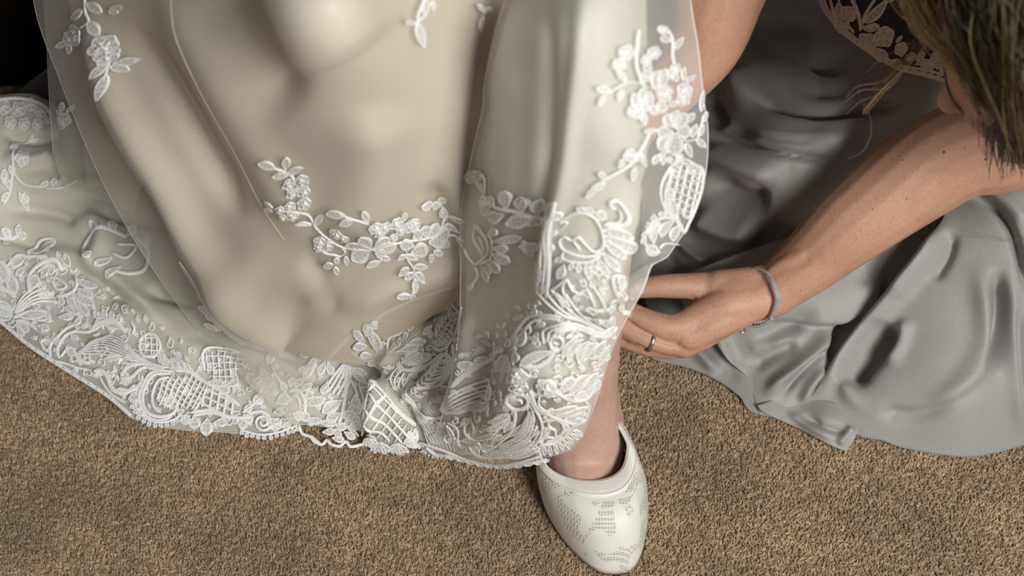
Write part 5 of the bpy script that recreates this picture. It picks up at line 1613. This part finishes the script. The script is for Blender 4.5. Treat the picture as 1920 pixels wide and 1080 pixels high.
# --- bracelet and ring
bra = [(1391, 516, 1.222), (1402, 507, 1.208), (1420, 503, 1.196), (1440, 513, 1.186), (1455, 540, 1.179), (1461, 565, 1.180), (1455, 584, 1.185), (1446, 597, 1.192), (1432, 606, 1.200), (1412, 609, 1.210), (1395, 600, 1.226), (1385, 575, 1.238), (1382, 540, 1.236)]
P = np.array([D3(*p) for p in bra])
C = closed_cat(P, 120)
v1, f1 = tube_mesh(C, .00095, 8, True)
bracelet = mesh_obj('bracelet', v1, f1, M_CORD, maid)
bracelet['label'] = 'thin grey cord bracelet with tiny silver beads'
bra2 = [(p[0] - (3.5 if 3 < i < 8 else 0) + (i < 3) * 1, p[1] + (2 if i < 4 else 0), p[2]) for i, p in enumerate(bra)]
v2, f2 = tube_mesh(closed_cat(np.array([D3(*p) for p in bra2]), 120), .0008, 8, True)
mesh_obj('cord', v2, f2, M_CORD, bracelet)


def bead(name, c, r, mat, parent):
    bm = bmesh.new(); bmesh.ops.create_icosphere(bm, subdivisions=2, radius=r)
    V = np.array([v.co[:] for v in bm.verts]) + c; F = [tuple(v.index for v in f.verts) for f in bm.faces]; bm.free()
    return mesh_obj(name, V, F, mat, parent)


bead('knot', D3(1446, 597, 1.190), .0019, M_CORD, bracelet)
for k, (x, y) in enumerate([(1440, 600), (1436, 603), (1432, 605.5), (1427, 607.5), (1421, 609.5), (1415, 610), (1407, 608)]):
    bead('bead', D3(x, y + 1.5, 1.196 + k * .001), .00135, M_SILVER, bracelet)
a = np.linspace(0, 2 * np.pi, 24, endpoint=False)
cc = D3(1391, 617, 1.198)
v, f = tube_mesh(cc + .0030 * (np.cos(a)[:, None] * RGT * .8 + np.sin(a)[:, None] * UPV) + .001 * np.sin(a)[:, None] * FWD, .0009, 8, True)
mesh_obj('charm', v, f, M_SILVER, bracelet)
A_, B_ = D3(1238, 645, 1.2005), D3(1204, 633, 1.1995)
ax = (B_ - A_) / np.linalg.norm(B_ - A_)
u = np.cross(ax, [0, 0, 1.0]); u /= np.linalg.norm(u); v_ = np.cross(ax, u)
cc = (A_ + B_) / 2
n = 48; a = np.linspace(0, 2 * np.pi, n, endpoint=False)
rings = []
R0 = .0089
for off, rr in ((-.0016, R0), (-.0016, R0 + .0008), (-.0008, R0 + .0013), (.0008, R0 + .0013), (.0016, R0 + .0008), (.0016, R0)):
    rings.append(cc + ax * off + rr * (np.cos(a)[:, None] * u + np.sin(a)[:, None] * v_))
V = np.stack(rings, 1)
ring = mesh_obj('ring', V.reshape(-1, 3), grid_faces(n, 6, True, True), M_SILVER, maid)
ring['label'] = 'polished silver band on the finger'

# ================================================================== the dark corner
chair = tag(empty('armchair', (-.55, 1.14, 0)), 'dark brown leather armchair in shadow behind the train', 'armchair')


def soft_box(name, c, s, mat, parent, bev=.03, rot=0.0):
    bm = bmesh.new(); bmesh.ops.create_cube(bm, size=1)
    bmesh.ops.scale(bm, vec=s, verts=bm.verts)
    bmesh.ops.bevel(bm, geom=bm.edges[:], offset=bev, segments=4, affect='EDGES')
    bmesh.ops.rotate(bm, cent=(0, 0, 0), matrix=Matrix.Rotation(rot, 3, 'Z'), verts=bm.verts)
    V = [tuple(v.co + Vector(c)) for v in bm.verts]; F = [tuple(v.index for v in f.verts) for f in bm.faces]; bm.free()
    return mesh_obj(name, V, F, mat, parent)


soft_box('seat', (-.74, 1.40, .16), (.66, .60, .30), M_DARKWOOD, chair, .04, .1)
soft_box('armrest', (-1.10, 1.42, .30), (.14, .60, .54), M_DARKWOOD, chair, .05, .1)
soft_box('armrest', (-.405, 1.40, .30), (.14, .60, .54), M_DARKWOOD, chair, .05, .1)
soft_box('backrest', (-.77, 1.74, .46), (.80, .16, .80), M_DARKWOOD, chair, .06, .1)
for x, y in ((-1.06, 1.18), (-.42, 1.20), (-1.12, 1.66), (-.48, 1.70)):
    soft_box('leg', (x, y, .02), (.05, .05, .04), M_DARKWOOD, chair, .008, .1)
S_mv = Surf([(0, 200, 'z', .03), (95, 200, 'z', .05), (95, 130, 'z', .13), (30, 180, 'z', .06), (200, 200, 'z', .06), (200, 60, 'z', .16), (60, 150, 'z', .11)], [])
G = coons([(15, 192), (60, 152), (110, 118), (200, 70), (280, 40)], [(0, 215), (60, 230), (110, 240), (200, 260), (280, 280)], [(15, 192), (8, 203), (0, 215)], [(280, 40), (280, 160), (280, 280)], 24, 60)
cloth = sheet('folded_cloth', S_mv, G, M_MAUVE, None, thick=.002)
tag(cloth, 'dusky mauve cloth heaped in shadow between the armchair and the train', 'cloth')
